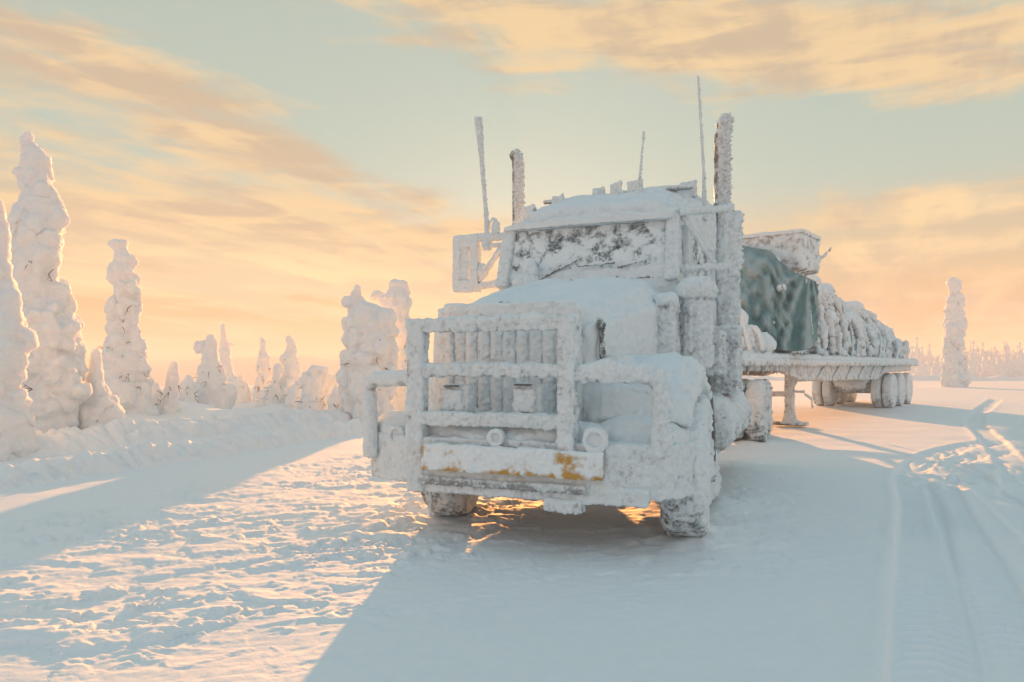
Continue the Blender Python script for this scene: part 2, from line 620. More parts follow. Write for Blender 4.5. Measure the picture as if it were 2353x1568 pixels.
def ground_height(x, y):
    u, v = to_uv(x, y)
    r = np.hypot(x, y)
    P = np.stack([x, y], 1).astype(np.float32)
    z3 = np.zeros_like(x)
    h = np.zeros_like(x)
    # gentle roll
    h += 0.05 * perlin(np.stack([x * 0.13, y * 0.13, z3], 1)) * smooth(r, 4, 30)
    h += 0.012 * fbm(np.stack([x * 1.1, y * 1.1, z3 + 4], 1), 2)
    # ground falls away behind the left banks into the valley
    left = smooth(-v, 9.5, 13.0)
    h += left * 0.25
    h -= smooth(-v, 12, 140) * 6.0
    h += left * 0.35 * fbm(np.stack([x * 0.35, y * 0.35, z3 + 9], 1), 3)
    # far side rises a little towards the wood
    # wind crust on the left foreground
    warp = 0.25 * fbm(np.stack([x * 1.3, y * 1.3, z3 + 2], 1), 2)
    cx = (x * 0.97 + y * 0.24); cy = (y * 0.97 - x * 0.24)
    m1 = smooth(v, -5.2, -3.4) * smooth(-v, -0.4, 1.0) * smooth(y, 2.6, 3.6) * smooth(-u, -14, -7)
    patch = 0.40 + 0.9 * smooth(fbm(np.stack([cx * 0.55, cy * 0.95, z3 + 30], 1), 4, 0.6), -0.30, 0.35)
    near_fade = smooth(y, 2.6, 4.0)
    m = m1 * patch * (0.25 + 0.75 * near_fade)
    mu = smooth(v, -1.8, -1.0) * smooth(-v, -2.2, -0.8) * smooth(u, -1.6, -0.3) * 0.38      # churned snow at and under the truck
    mr = smooth(v, 1.0, 1.4) * smooth(-v, -3.4, -1.6) * smooth(u, -0.5, 0.5) * smooth(-u, -9, -5) * 0.3
    m = np.clip(m + mu + mr, 0, 1)
    far_l = smooth(v, -5.6, -4.6) * smooth(-v, -3.0, 3.0) * smooth(u, 6, 10) * 0.5
    m = np.clip(m + far_l, 0, 1)
    w2 = 0.55 * fbm(np.stack([x * 2.1, y * 2.1, z3 + 12], 1), 3)
    n1 = fbm(np.stack([cx * 1.5 + w2, cy * 2.5 + w2, z3], 1), 6, 0.62)
    n2 = fbm(np.stack([cx * 5.0 + w2, cy * 7.0 - w2, z3 + 7], 1), 4, 0.6)
    ridge = smooth(n1, -0.02, 0.16) * 0.026 + smooth(n1, 0.25, 0.40) * 0.016 + smooth(n2, 0.05, 0.3) * 0.010 + 0.008 * n2
    h += m * 0.78 * (ridge - 0.018)
    h += 0.004 * fbm(np.stack([cx * 9, cy * 15, z3 + 1], 1), 2) * (0.4 + m)
    # wheel tracks
    nearp = (r < 40)
    idx = np.where(nearp & (x > 0.2))[0]
    for pts, w, dep, tread in TRACKS:
        dd, arc, side = seg_dist(P[idx], pts)
        prof = -dep * (1 - smooth(dd, w * 0.85, w * 1.02)) + dep * 0.5 * np.exp(-((dd - w * 1.25) / (w * 0.22)) ** 2) * (0.6 + 0.5 * perlin(np.stack([arc * 2, side, 0 * arc], 1)))
        if tread:
            ch = np.sin((arc + dd * 0.6) * 2 * math.pi / 0.11)
            prof = prof + 0.013 * np.sign(ch) * np.abs(ch) ** 0.5 * (1 - smooth(dd, w * 0.6, w * 0.9)) * smooth(perlin(np.stack([arc * 0.7, side * 0, 0 * arc + 3], 1)), -0.5, 0.2)
        h[idx] += prof
    # footprints by the tracks on the right
    for (fx, fy) in FEET:
        dd = ((x - fx) / 0.10) ** 2 + ((y - fy) / 0.17) ** 2
        h -= 0.055 * np.exp(-dd ** 2) - 0.02 * np.exp(-((np.sqrt(dd) - 1.5) / 0.4) ** 2)
    # snow settled against the tyres of the truck
    for (tv, tu) in ((-1.16, 1.0), (1.10, 1.05), (1.15, 8.2), (-1.4, 8.2)):
        dd = ((v - tv) / 0.5) ** 2 + ((u - tu) / 0.65) ** 2
        h += 0.07 * np.exp(-dd) * (0.7 + 0.6 * perlin(np.stack([x * 5, y * 5, z3], 1)))
    return h


_fr = random.Random(4)
FEET = []
for px, py in ((2160, 1072), (2205, 1082), (2240, 1093), (2150, 1095), (2215, 1105), (2190, 1122), (2265, 1075), (2130, 1115), (2180, 1060)):
    FEET.append(gdir(px + _fr.uniform(-8, 8), py))


def build_ground():
    hf = math.radians(43)
    a_in = np.linspace(-hf, hf, 640)
    a_out = np.linspace(hf, 2 * math.pi - hf, 72)[1:-1]
    ang = np.concatenate([a_in, a_out])
    py = np.concatenate([np.linspace(300, 60, 315), np.linspace(60, 8, 100)[1:], np.geomspace(8, 2.3, 22)[1:]])
    rad_ = np.concatenate([np.array([0.15, 0.6, 1.2, 1.8, 2.3, 2.7, 3.0]), 720.0 * CAM_H / py[py < 720 * CAM_H / 3.1]])
    na, nr = len(ang), len(rad_)
    A, R = np.meshgrid(ang, rad_)
    X = (R * np.sin(A)).ravel(); Y = (R * np.cos(A)).ravel()
    Z = ground_height(X, Y)
    V = np.stack([X, Y, Z], 1)
    i = np.arange(nr - 1)[:, None] * na
    j = np.arange(na)[None, :]
    j2 = (j + 1) % na
    Q = np.stack([i + j, i + j2, i + na + j2, i + na + j], -1).reshape(-1, 4)
    me = bpy.data.meshes.new('ground')
    me.vertices.add(len(V)); me.vertices.foreach_set('co', V.astype(np.float32).ravel())
    me.loops.add(Q.size); me.loops.foreach_set('vertex_index', Q[:, ::-1].astype(np.int32).ravel())
    me.polygons.add(len(Q))
    me.polygons.foreach_set('loop_start', np.arange(0, Q.size, 4, dtype=np.int32))
    me.polygons.foreach_set('loop_total', np.full(len(Q), 4, np.int32))
    me.update(calc_edges=True)
    shade_smooth(me)
    put('snow_ground', me, M['ground'], kind='structure')


build_ground()


def grid_mesh(name, V, n, m):
    """V: n rows of m points"""
    i = np.arange(n - 1)[:, None] * m
    j = np.arange(m - 1)[None, :]
    Q = np.stack([i + j, i + j + 1, i + m + j + 1, i + m + j], -1).reshape(-1, 4)
    me = bpy.data.meshes.new(name)
    me.from_pydata(V.tolist(), [], Q.tolist())
    me.update()
    shade_smooth(me)
    return me


def build_bank(name, v0, u0, u1, hgt, half, du=0.035, seed=0.0, lump=1.0):
    us = np.arange(u0, u1, du) if du < 0.1 else np.arange(u0, u1, du)
    # coarser with distance
    us = [u0]
    while us[-1] < u1:
        us.append(us[-1] + du * max(1.0, (us[-1] + 8) / 16.0))
    us = np.array(us)
    cs = np.linspace(-1, 1, 46)
    U, Cc = np.meshgrid(us, cs, indexing='ij')
    U = U.ravel(); Cc = Cc.ravel()
    hv = hgt * (0.85 + 0.5 * perlin(np.stack([U * 0.35, 0 * U + seed, 0 * U], 1)))
    wob = 0.25 * perlin(np.stack([U * 0.25, 0 * U + seed + 4, 0 * U], 1))
    # steep ploughed face towards the road, softer back
    prof = np.where(Cc > 0, np.clip(1 - Cc / 0.85, 0, 1) ** 0.8, 0.35 + 0.65 * np.clip(1 + Cc / 0.6, 0, 1) ** 1.2) * smooth(1 - np.abs(Cc), 0.0, 0.12)
    Vv = v0 + wob + Cc * half
    X = OX + U * _s + Vv * _c
    Y = OY + U * _c - Vv * _s
    g = ground_height(X, Y)
    Zr = hv * prof
    W = np.stack([U * 0.9, Vv, Zr], 1)
    lump_n = billow(np.stack([U * 3.4, Vv * 1.3, Zr * 1.3], 1) + seed, 3, 0.55) - 0.35
    Z = g + Zr - 0.06 + lump * 0.17 * lump_n * smooth(prof, 0.02, 0.5) + 0.03 * fbm(W * 9 + seed, 2) * prof
    # lean the lumps outward to overhang a bit
    out = lump * 0.16 * lump_n * smooth(prof, 0.05, 0.4) * (1 - 0.4 * prof)
    X = X + out * _c; Y = Y - out * _s
    edge = np.abs(Cc) > 0.97
    Z[edge] = g[edge] - 0.08
    me = grid_mesh(name, np.stack([X, Y, Z], 1), len(us), len(cs))
    put(name, me, M['bank'], kind='structure')


build_bank('snow_bank', -6.45, -9.0, 70.0, 0.35, 0.46, 0.035, 1.0, 0.7)
build_bank('snow_bank', -9.1, -9.0, 80.0, 0.44, 0.62, 0.045, 8.0, 0.85)


def far_bank():
    # low ploughed edge of the open ground in front of the far wood
    xs = np.linspace(20, 95, 260); cs = np.linspace(-1, 1, 14)
    Xg, Cg = np.meshgrid(xs, cs, indexing='ij')
    X = Xg.ravel(); Cc = Cg.ravel()
    Y = 66 + Cc * 2.2 + 0.8 * perlin(np.stack([X * 0.1, 0 * X, 0 * X], 1)) - (X - 40) * 0.12
    pr = 1 - smooth(np.abs(Cc), 0.1, 1.0)
    Z = ground_height(X, Y) + pr * (0.42 + 0.25 * fbm(np.stack([X * 0.5, Y * 0.5, 0 * X], 1), 3)) - 0.05
    put('snow_bank', grid_mesh('snow_bank', np.stack([X, Y, Z], 1), len(xs), len(cs)), M['bank'], kind='structure')


far_bank()


def build_hills():
    az = np.linspace(-math.pi, math.pi, 700)
    rr = np.array([250, 275, 300, 320, 340, 360, 390, 415])
    A, R = np.meshgrid(az, rr, indexing='ij')
    A = A.ravel(); R = R.ravel()
    X = R * np.sin(A); Y = R * np.cos(A)
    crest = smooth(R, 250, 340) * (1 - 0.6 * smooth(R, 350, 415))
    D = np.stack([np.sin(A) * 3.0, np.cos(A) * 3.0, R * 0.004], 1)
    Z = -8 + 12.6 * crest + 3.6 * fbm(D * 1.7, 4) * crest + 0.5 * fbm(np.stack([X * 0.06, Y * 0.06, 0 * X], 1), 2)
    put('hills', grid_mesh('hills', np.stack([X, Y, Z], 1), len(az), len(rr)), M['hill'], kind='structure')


build_hills()

# ------------------------------------------------------------------ the truck (local x = to its left, y = backwards, front bumper at y 0)
def rbox(mb, x0, x1, y0, y1, z0, z1):
    return mb.box(((x0 + x1) / 2, (y0 + y1) / 2, (z0 + z1) / 2), (x1 - x0, y1 - y0, z1 - z0))


def ring_sec(y, x0, x1, z0, z1, crown, rnd=0.16, n=9):
    """cross-section of a bonnet or roof: flat sides, rounded shoulders, crowned top"""
    pts = [(x0, y, z0), (x1, y, z0), (x1, y, z1 - rnd)]
    cx, hw = (x0 + x1) / 2, (x1 - x0) / 2
    for i in range(n + 1):
        t = 1 - 2 * i / n
        # superellipse top
        xx = cx + hw * np.sign(t) * abs(t) ** 0.8 * 0.97
        zz = z1 - rnd + (rnd + crown) * (1 - abs(t) ** 4.2)
        pts.append((float(xx), y, float(zz)))
    pts.append((x0, y, z1 - rnd))
    return pts


TRUCK_RZ = -TH


def build_truck():
    T = empty('truck', (OX, OY, 0), TRUCK_RZ)
    tag(T, 'long-nosed road truck caked in thick white frost, parked with its bumper toward the viewer', 'truck')
    F = lambda *a, **k: frost_part(*a, **k)
    # ---- bumper
    mb = MB()
    plan = [(-1.33, 0.42), (-1.35, 0.26), (-0.72, 0.0), (0.78, 0.0), (1.17, 0.12), (1.30, 0.32), (1.32, 1.0), (1.16, 1.0), (1.12, 0.42), (0.75, 0.24), (-0.70, 0.24), (-1.2, 0.42)]
    mb.prism(plan, 2, 0.43, 0.80)
    rbox(mb, -0.74, 1.05, -0.004, 0.14, 0.385, 0.50)
    bumper = F('bumper', mb, M['paint'], T, vox=0.014, amp=0.04, freq=10.0, cap=0.02, wind=0.02, fo=-0.15)
    mb = MB()
    mb.box((0.45, 0.02, 0.36), (0.28, 0.10, 0.08))
    F('tow_hook', mb, M['steel'], bumper, vox=0.014, amp=0.03, fo=0.15)
    mb = MB()
    for a, b, zz in ((-0.72, 0.62, 0.485),):
        rbox(mb, a, b, -0.035, -0.005, zz - 0.03, zz + 0.02)
    F('number_plate_frame', mb, M['bare'], bumper, vox=0.011, amp=0.03, freq=12, fo=-0.1)
    mb = MB()
    rbox(mb, -0.665, 0.765, -0.085, -0.045, 0.57, 0.755)
    F('warning_board', mb, M['yellow'], T, vox=0.011, amp=0.035, freq=9, cap=0.02, wind=0.012, fo=0.0,
      fofn=lambda V: 0.24 - 0.55 * np.exp(-((V[:, 2] - 0.585) / 0.018) ** 2) * smooth(V[:, 0], -0.9, 0.2) - 0.6 * np.exp(-((V[:, 0] - 0.50 + (V[:, 2] - 0.65) * 0.5) / 0.07) ** 2) - 0.6 * np.exp(-((V[:, 0] - 0.765) / 0.04) ** 2) - 0.4 * np.exp(-((V[:, 0] + 0.66) / 0.05) ** 2))
    # drifted snow lying on the bumper shelf
    mb = MB()
    mb.ell((-0.1, 0.30, 0.80), (0.75, 0.28, 0.11))
    mb.ell((-0.55, 0.28, 0.83), (0.32, 0.2, 0.12))
    mb.ell((0.35, 0.26, 0.84), (0.35, 0.2, 0.11))
    mb.ell((0.90, 0.44, 0.82), (0.36, 0.24, 0.17))
    mb.ell((1.14, 0.62, 0.82), (0.14, 0.34, 0.10))
    mb.ell((-1.08, 0.45, 0.82), (0.36, 0.26, 0.16))
    F('bumper_snow', mb, M['paint'], T, vox=0.022, amp=0.03, freq=5, cap=0.03, fo=0.7)
    # ---- grille guard
    gy = 0.03
    g = MB()
    rbox(g, -0.835, -0.695, gy - 0.055, gy + 0.055, 0.38, 1.72)
    guard = F('grille_guard', g, M['steel'], T, vox=0.013, amp=0.045, freq=10, cap=0.02, wind=0.025, fo=0.10)
    for nm, (x0, x1, z0, z1) in (('guard_post', (0.415, 0.535, 0.74, 1.72)),):
        g = MB(); rbox(g, x0, x1, gy - 0.06, gy + 0.06, z0, z1)
        F(nm, g, M['steel'], guard, vox=0.013, amp=0.045, freq=10, cap=0.02, wind=0.025, fo=0.0)
    for z0, z1 in ((1.63, 1.725), (1.285, 1.375), (0.91, 1.0)):
        g = MB(); rbox(g, -0.78, 0.50, gy - 0.045, gy + 0.045, z0, z1)
        F('guard_bar', g, M['steel'], guard, vox=0.012, amp=0.05, freq=10, cap=0.02, wind=0.035, fo=0.22)
    g = MB()
    g.tube([(-1.31, 0.20, 0.60), (-1.31, 0.19, 1.14), (-1.30, 0.18, 1.21), (-1.23, 0.16, 1.255), (-0.80, 0.06, 1.265)], 0.062, 12)
    F('guard_wing', g, M['steel'], guard, vox=0.013, amp=0.03, freq=9, cap=0.02, wind=0.02, fo=0.25)
    g = MB()
    g.tube([(0.52, 0.05, 1.30), (1.00, 0.08, 1.30), (1.10, 0.10, 1.27), (1.13, 0.11, 1.18), (1.13, 0.12, 0.74)], 0.060, 12)
    rbox(g, 0.52, 1.08, 0.03, 0.12, 1.26, 1.35)
    F('guard_wing', g, M['steel'], guard, vox=0.013, amp=0.05, freq=7, cap=0.05, wind=0.04, fo=0.35)
    # ---- grille with its slats
    gr = MB()
    gx0, gx1, gy0 = -0.78, 0.34, 0.52
    rbox(gr, gx0 - 0.06, gx0 + 0.07, gy0 - 0.02, gy0 + 0.14, 0.86, 1.84)
    rbox(gr, gx1 - 0.06, gx1 + 0.08, gy0 - 0.02, gy0 + 0.14, 0.86, 1.84)
    rbox(gr, gx0, gx1, gy0 - 0.02, gy0 + 0.14, 1.76, 1.88)
    rbox(gr, gx0, gx1, gy0 - 0.01, gy0 + 0.14, 0.86, 0.97)
    rbox(gr, gx0, gx1, gy0 + 0.06, gy0 + 0.15, 0.9, 1.8)
    grille = F('grille', gr, M['grille'], T, vox=0.018, amp=0.025, freq=9, fo=0.25)
    ns = 9
    for i in range(ns):
        x = gx0 + 0.11 + (gx1 - gx0 - 0.20) * i / (ns - 1)
        s = MB(); hw_ = 0.053 + 0.006 * random.random(); yo = random.uniform(0.03, 0.045); s.prism([(x - hw_, gy0 + 0.10), (x - hw_ * 0.8, gy0 + yo), (x, gy0 + yo - 0.015), (x + hw_ * 0.8, gy0 + yo), (x + hw_, gy0 + 0.10)], 2, 0.93, 1.80)
        F('grille_slat', s, M['grille'], grille, vox=0.013, amp=0.010, freq=6, streak=0.012, fo=0.34, off=(i, 0, 0))
    rad = MB(); rbox(rad, -0.78, 0.36, 0.42, 0.56, 0.80, 0.93)
    F('radiator_shroud', rad, M['bare'], T, vox=0.018, amp=0.012, freq=8, cap=0.0, wind=0.0, fo=-0.15)
    # ---- lamps on the front
    for x, z, r in ((-0.47, 1.10, 0.105), (0.13, 1.11, 0.110)):
        l = MB(); l.box((x, 0.18, z), (2 * r, 0.13, 2 * r)); l.box((x - 0.02, 0.11, z - 0.01), (1.5 * r, 0.06, 1.5 * r)); l.box((x, 0.2, z - r - 0.04), (0.05, 0.06, 0.12))
        al = F('auxiliary_lamp', l, M['lens'], T, vox=0.011, amp=0.045, freq=8, cap=0.02, wind=0.03, fo=0.25)
        l = MB(); l.box((x - 0.03, 0.10, z + r + 0.004), (1.2 * r, 0.05, 0.012))
        F('lamp_hood', l, M['dark'], al, vox=0.006, amp=0.008, cap=0.0, wind=0.0, fo=-0.6)
    for x, y, z, r in ((-1.02, 0.16, 0.80, 0.075), (-0.06, -0.02, 0.83, 0.062), (0.70, -0.02, 0.84, 0.085)):
        l = MB()
        n = 16
        rings = [[(x + rr * math.cos(2 * math.pi * k / n), y + yy, z + rr * math.sin(2 * math.pi * k / n)) for k in range(n)]
                 for yy, rr in ((0.10, r * 0.55), (0.02, r * 1.0), (-0.04, r * 1.08), (-0.045, r * 0.72), (-0.012, r * 0.62))]
        l.loft(rings)
        l.box((x, y + 0.06, z - r), (0.04, 0.05, 0.1))
        F('round_lamp', l, M['lens'], T, vox=0.009, amp=0.018, freq=12, cap=0.015, wind=0.012, fo=0.25)
    # ---- bonnet
    h = MB()
    h.loft([ring_sec(0.58, -0.93, 0.52, 0.85, 1.76, 0.04, 0.10), ring_sec(0.95, -0.99, 0.60, 0.85, 1.85, 0.06, 0.14), ring_sec(1.5, -1.05, 0.70, 0.9, 2.01, 0.08, 0.16),
            ring_sec(2.05, -1.09, 0.79, 1.1, 2.14, 0.07, 0.18), ring_sec(2.5, -1.13, 0.84, 1.1, 2.20, 0.05, 0.18)])
    bonnet = F('bonnet', h, M['paint'], T, vox=0.022, amp=0.03, freq=4.5, cap=0.05, wind=0.03, streak=0.012, fo=0.30, big=0.015)
    b = MB(); b.ell((-0.30, 0.70, 1.885), (0.075, 0.05, 0.035)); b.box((-0.30, 0.72, 1.865), (0.10, 0.1, 0.04))
    F('badge', b, M['badge'], bonnet, vox=0.006, amp=0.02, freq=20, cap=0.0, wind=0.0, fo=-0.02)
    b = MB(); b.box((0.57, 0.60, 1.55), (0.03, 0.04, 0.26)); b.ell((0.565, 0.585, 1.70), (0.035, 0.03, 0.05))
    F('bonnet_latch', b, M['dark'], bonnet, vox=0.012, amp=0.02, fo=-0.1)
    b = MB(); rbox(b, 0.64, 0.76, 1.55, 1.95, 1.45, 2.02)
    b.ell((0.72, 1.75, 2.02), (0.12, 0.25, 0.08))
    # ---- wings over the front wheels
    for sx in (1, -1):
        cx = 0.94 if sx > 0 else -1.02
        f = MB()
        AX, AZ = (1.10 if sx > 0 else 1.62), 0.55
        hwid = 0.34 if sx > 0 else 0.26
        # arch: swept over the wheel
        rings = []
        for k in range(15):
            a = math.radians((150 if sx > 0 else 172) - k * 155 / 14)
            ro, ri = (0.86 if 40 < math.degrees(a) < 150 else 0.82), 0.68
            cy, cz = math.cos(a), math.sin(a)
            rings.append([(cx - hwid, AX + cy * ri, AZ + cz * ri), (cx + hwid, AX + cy * ri, AZ + cz * ri), (cx + hwid, AX + cy * (ro - 0.12), AZ + cz * (ro - 0.10)),
                          (cx + hwid * 0.65, AX + cy * ro, AZ + cz * ro), (cx - hwid * 0.65, AX + cy * (ro + 0.03), AZ + cz * (ro + 0.03)), (cx - hwid, AX + cy * ro, AZ + cz * ro)])
        f.loft(rings)
        if sx > 0:
            f.ell((cx - 0.02, AX - 0.40, 1.02), (0.34, 0.26, 0.34))
            f.ell((0.66, 0.72, 1.05), (0.26, 0.24, 0.42))
            f.ell((0.80, 0.62, 0.92), (0.36, 0.20, 0.22))
            f.ell((cx - 0.05, AX + 0.12, 1.20), (0.38, 0.60, 0.24))
        else:
            f.ell((cx + 0.10, AX - 0.55, 1.02), (0.22, 0.30, 0.26))
        w = F('front_wing', f, M['paint'], T, vox=0.02, amp=0.035, freq=5, cap=0.05, wind=0.03, fo=0.32, big=0.02)
        # black rubber lip behind the arch
        lip = MB()
        pts = [(cx + 0.335 * sx, AX + 0.76 * math.cos(math.radians(a)), AZ + 0.76 * math.sin(math.radians(a))) for a in range(62, -25, -8)]
        for p, q in zip(pts[:-1], pts[1:]):
            lip.bar(p, q, 0.035, 0.10)
        F('rubber_lip', lip, M['dark'], w, vox=0.014, amp=0.012, cap=0, wind=0.0, fo=-0.9)
        hl = MB()
        hy = 0.47 if sx > 0 else 0.80
        rbox(hl, cx - 0.16, cx + 0.16, hy, hy + 0.18, 0.98, 1.18)
        for i in range(4):
            rbox(hl, cx - 0.15 + i * 0.095, cx - 0.12 + i * 0.095, hy - 0.015, hy + 0.02, 0.98, 1.17)
        rbox(hl, cx - 0.17, cx + 0.17, hy - 0.02, hy + 0.03, 1.165, 1.195)
        F('headlight', hl, M['lens'], w, vox=0.012, amp=0.012, cap=0.02, wind=0.01, fo=0.1)
    # ---- front wheels
    for x in (1.16, -0.92):
        t = MB(); t.wheel((x, 0.96, 0.55), 0.55, 0.33, 36, math.radians(9))
        wq = F('front_wheel', t, M['rubber'], T, vox=0.018, amp=0.04, freq=11, streak=0.04, cap=0, wind=0.02, fo=0.27)
        rm = MB(); rm.wheel((x + (0.06 if x > 0 else -0.06), 1.02, 0.53), 0.33, 0.2); rm.ell((x + (0.17 if x > 0 else -0.17), 1.02, 0.53), (0.06, 0.12, 0.12))
        F('rim', rm, M['bare'], wq, vox=0.02, amp=0.03, fo=0.3)
    # snow packed round the near front wheel and bumper end
    sb = MB()
    sb.ell((1.29, 0.80, 0.70), (0.06, 0.30, 0.24)); sb.ell((1.28, 1.0, 0.92), (0.07, 0.2, 0.22))
    F('wheel_snow', sb, M['paint'], T, vox=0.018, amp=0.06, freq=6, cap=0.02, wind=0.05, fo=0.42, streak=0.03)
    # mud flap / drift behind the wheel
    mf = MB(); mf.prism([(1.72, 0.10), (2.75, 0.10), (2.70, 0.24), (1.90, 0.80), (1.72, 0.75)], 0, 0.95, 1.24)
    F('splash_apron', mf, M['paint'], T, vox=0.022, amp=0.05, freq=5, cap=0.03, wind=0.05, fo=0.35)
    # ---- cab
    c = MB()
    c.loft([[(-1.10, 2.42, 1.1), (0.86, 2.42, 1.1), (0.86, 2.42, 2.36), (-1.10, 2.42, 2.36)], [(-1.10, 4.0, 1.1), (0.90, 4.0, 1.1), (0.90, 4.0, 2.36), (-1.10, 4.0, 2.36)]])
    c.loft([[(-1.10, 2.44, 2.36), (0.84, 2.44, 2.36), (0.90, 4.0, 2.36), (-1.10, 4.0, 2.36)], [(-1.06, 2.62, 2.88), (0.80, 2.62, 2.88), (0.86, 4.0, 2.95), (-1.06, 4.0, 2.95)]])
    cab = F('cab', c, M['paint'], T, vox=0.022, amp=0.035, freq=6, cap=0.04, wind=0.03, streak=0.03, fo=0.08)
    # windscreen: two panes and pillar between, set proud by a hair
    ws = MB()
    def pane(x0, x1):
        p = [(x0, 2.405, 2.26), (x1, 2.405, 2.26), (x1 - 0.02, 2.575, 2.87), (x0 + 0.02, 2.575, 2.87)]
        q = [(a, b + 0.06, z) for a, b, z in p]
        ws.loft([p, q])
    pane(-0.98, 0.74)
    wsn = F('windscreen', ws, M['glass'], cab, vox=0.012, amp=0.05, freq=6.0, cap=0.0, wind=0.01, fo=-0.24)
    for x in (-1.05, 0.80):
        p = MB(); p.bar((x, 2.40, 2.22), (x * 0.985, 2.60, 2.90), 0.13, 0.14)
        F('windscreen_pillar', p, M['paint'], cab, vox=0.014, amp=0.03, freq=10, fo=0.15)
    for k, (a, b) in enumerate((((-0.62, 2.37, 2.29), (-0.15, 2.44, 2.52)), ((-0.18, 2.38, 2.42), (0.22, 2.40, 2.44)), ((0.25, 2.37, 2.38), (0.55, 2.41, 2.46)))):
        p = MB(); p.tube([a, b], 0.012, 6)
        F('wiper', p, M['dark'], wsn, vox=0.007, amp=0.018, freq=14, cap=0.01, wind=0.0, fo=0.0)
    lump = MB(); lump.ell((-0.70, 2.33, 2.38), (0.09, 0.07, 0.15)); lump.ell((-0.74, 2.30, 2.25), (0.16, 0.12, 0.10))
    F('ice_lump', lump, M['paint'], cab, vox=0.014, amp=0.04, fo=0.5)
    v = MB()
    v.prism([(-1.07, 2.47), (-0.15, 2.42), (0.79, 2.45), (0.84, 2.70), (-1.07, 2.70)], 2, 2.872, 2.905)
    vs = F('sun_visor', v, M['paint'], cab, vox=0.013, amp=0.012, cap=0.07, wind=0.0, fo=0.12)
    # side door with window, both sides
    for sx in (1, -1):
        xo = 0.875 if sx > 0 else -1.115
        d = MB(); rbox(d, xo - 0.03, xo + 0.03, 2.75, 3.75, 1.25, 2.85)
        dr = F('door', d, M['paint'], cab, vox=0.022, amp=0.04, freq=7, streak=0.05, fo=0.15)
        d = MB(); d.prism([(2.85, 2.35), (3.55, 2.35), (3.55, 2.80), (3.05, 2.80), (2.85, 2.6)], 0, xo + 0.02 * sx - 0.02, xo + 0.02 * sx + 0.025)
        F('door_window', d, M['glass'], dr, vox=0.014, amp=0.05, freq=8, streak=0.06, cap=0, fo=-0.08)
        d = MB(); d.tube([(xo + 0.06 * sx, 3.9, 1.4), (xo + 0.09 * sx, 3.9, 1.5), (xo + 0.09 * sx, 3.9, 2.6), (xo + 0.06 * sx, 3.9, 2.7)], 0.025, 8)
        F('grab_rail', d, M['steel'], cab, vox=0.013, amp=0.04, fo=0.2)
    # ---- sleeper with raised roof
    s = MB()
    s.loft([ring_sec(2.75, -1.02, 0.80, 2.7, 3.06, 0.05, 0.08), ring_sec(3.3, -1.06, 0.90, 2.7, 3.28, 0.06, 0.12), ring_sec(3.85, -1.08, 0.98, 2.7, 3.42, 0.06, 0.14), ring_sec(4.2, -1.1, 1.0, 2.7, 3.45, 0.06, 0.14)])
    s.loft([ring_sec(4.0, -1.14, 1.02, 1.1, 3.42, 0.06, 0.14), ring_sec(5.35, -1.14, 1.02, 1.1, 3.40, 0.06, 0.14)])
    slp = F('sleeper', s, M['paint'], T, vox=0.026, amp=0.035, freq=6, cap=0.05, wind=0.04, streak=0.04, fo=0.25)
    rl = MB(); rbox(rl, 0.02, 0.86, 3.33, 3.39, 3.36, 3.40); rbox(rl, -0.92, -0.2, 3.33, 3.39, 3.34, 3.37)
    F('roof_rail', rl, M['bare'], slp, vox=0.013, amp=0.02, fo=-0.1)
    for x, y, z, sz in ((-0.98, 3.0, 3.20, (0.16, 0.10, 0.15)), (-0.68, 3.2, 3.36, (0.13, 0.10, 0.10)), (-0.27, 3.5, 3.48, (0.13, 0.1, 0.10)), (-0.05, 3.5, 3.52, (0.12, 0.1, 0.12)), (0.20, 3.4, 3.50, (0.16, 0.1, 0.12)), (0.78, 3.6, 3.50, (0.17, 0.1, 0.08))):
        z -= 0.05; q = MB(); q.box((x, y, z), sz, (0, random.uniform(-0.2, 0.1), 0)); q.box((x + 0.03, y - 0.02, z + sz[2] * 0.4), (sz[0] * 0.8, 0.06, sz[2] * 0.3), (0, random.uniform(-0.5, 0), 0)); q.box((x, y, z - 0.06), (sz[0], 0.09, 0.14))
        F('roof_marker_lamp', q, M['lens'], T, vox=0.012, amp=0.03, freq=9, cap=0.02, wind=0.03, fo=0.25)
    # ---- exhaust stacks
    st = MB(); st.tube([(-1.60, 4.2, 1.4), (-1.60, 4.2, 4.05), (-1.605, 4.2, 4.18), (-1.66, 4.2, 4.27)], [0.075, 0.075, 0.078, 0.075], 14)
    F('exhaust_stack', st, M['chrome'], T, vox=0.012, amp=0.02, freq=14, cap=0.01, wind=0.06, fo=-0.05, fofn=lambda V: 0.9 * smooth(V[:, 0], -1.64, -1.575))
    st = MB(); st.tube([(1.08, 4.25, 1.2), (1.08, 4.25, 3.98), (1.085, 4.26, 4.20), (1.10, 4.29, 4.34), (1.13, 4.34, 4.42)], [0.085, 0.085, 0.09, 0.09, 0.085], 14)
    F('exhaust_stack', st, M['chrome'], T, vox=0.012, amp=0.025, freq=13, cap=0.01, wind=0.07, fo=-0.05, fofn=lambda V: 0.9 * smooth(V[:, 0], 1.035, 1.10))
    st = MB(); st.tube([(1.12, 4.25, 1.15), (1.12, 4.25, 2.75)], 0.165, 16)
    st.tube([(1.12, 4.25, 2.75), (1.08, 4.25, 3.05)], [0.165, 0.09], 16)
    F('muffler', st, M['steel'], T, vox=0.018, amp=0.04, freq=9, streak=0.04, wind=0.05, fo=0.1)
    # back edge of the cab side, ribbed
    st = MB(); st.prism([(4.85, 1.25), (5.3, 1.25), (5.3, 3.0), (5.1, 3.2), (4.85, 2.9)], 0, 1.0, 1.17)
    F('side_fairing', st, M['steel'], T, vox=0.02, amp=0.05, freq=8, streak=0.05, wind=0.05, fo=0.2)
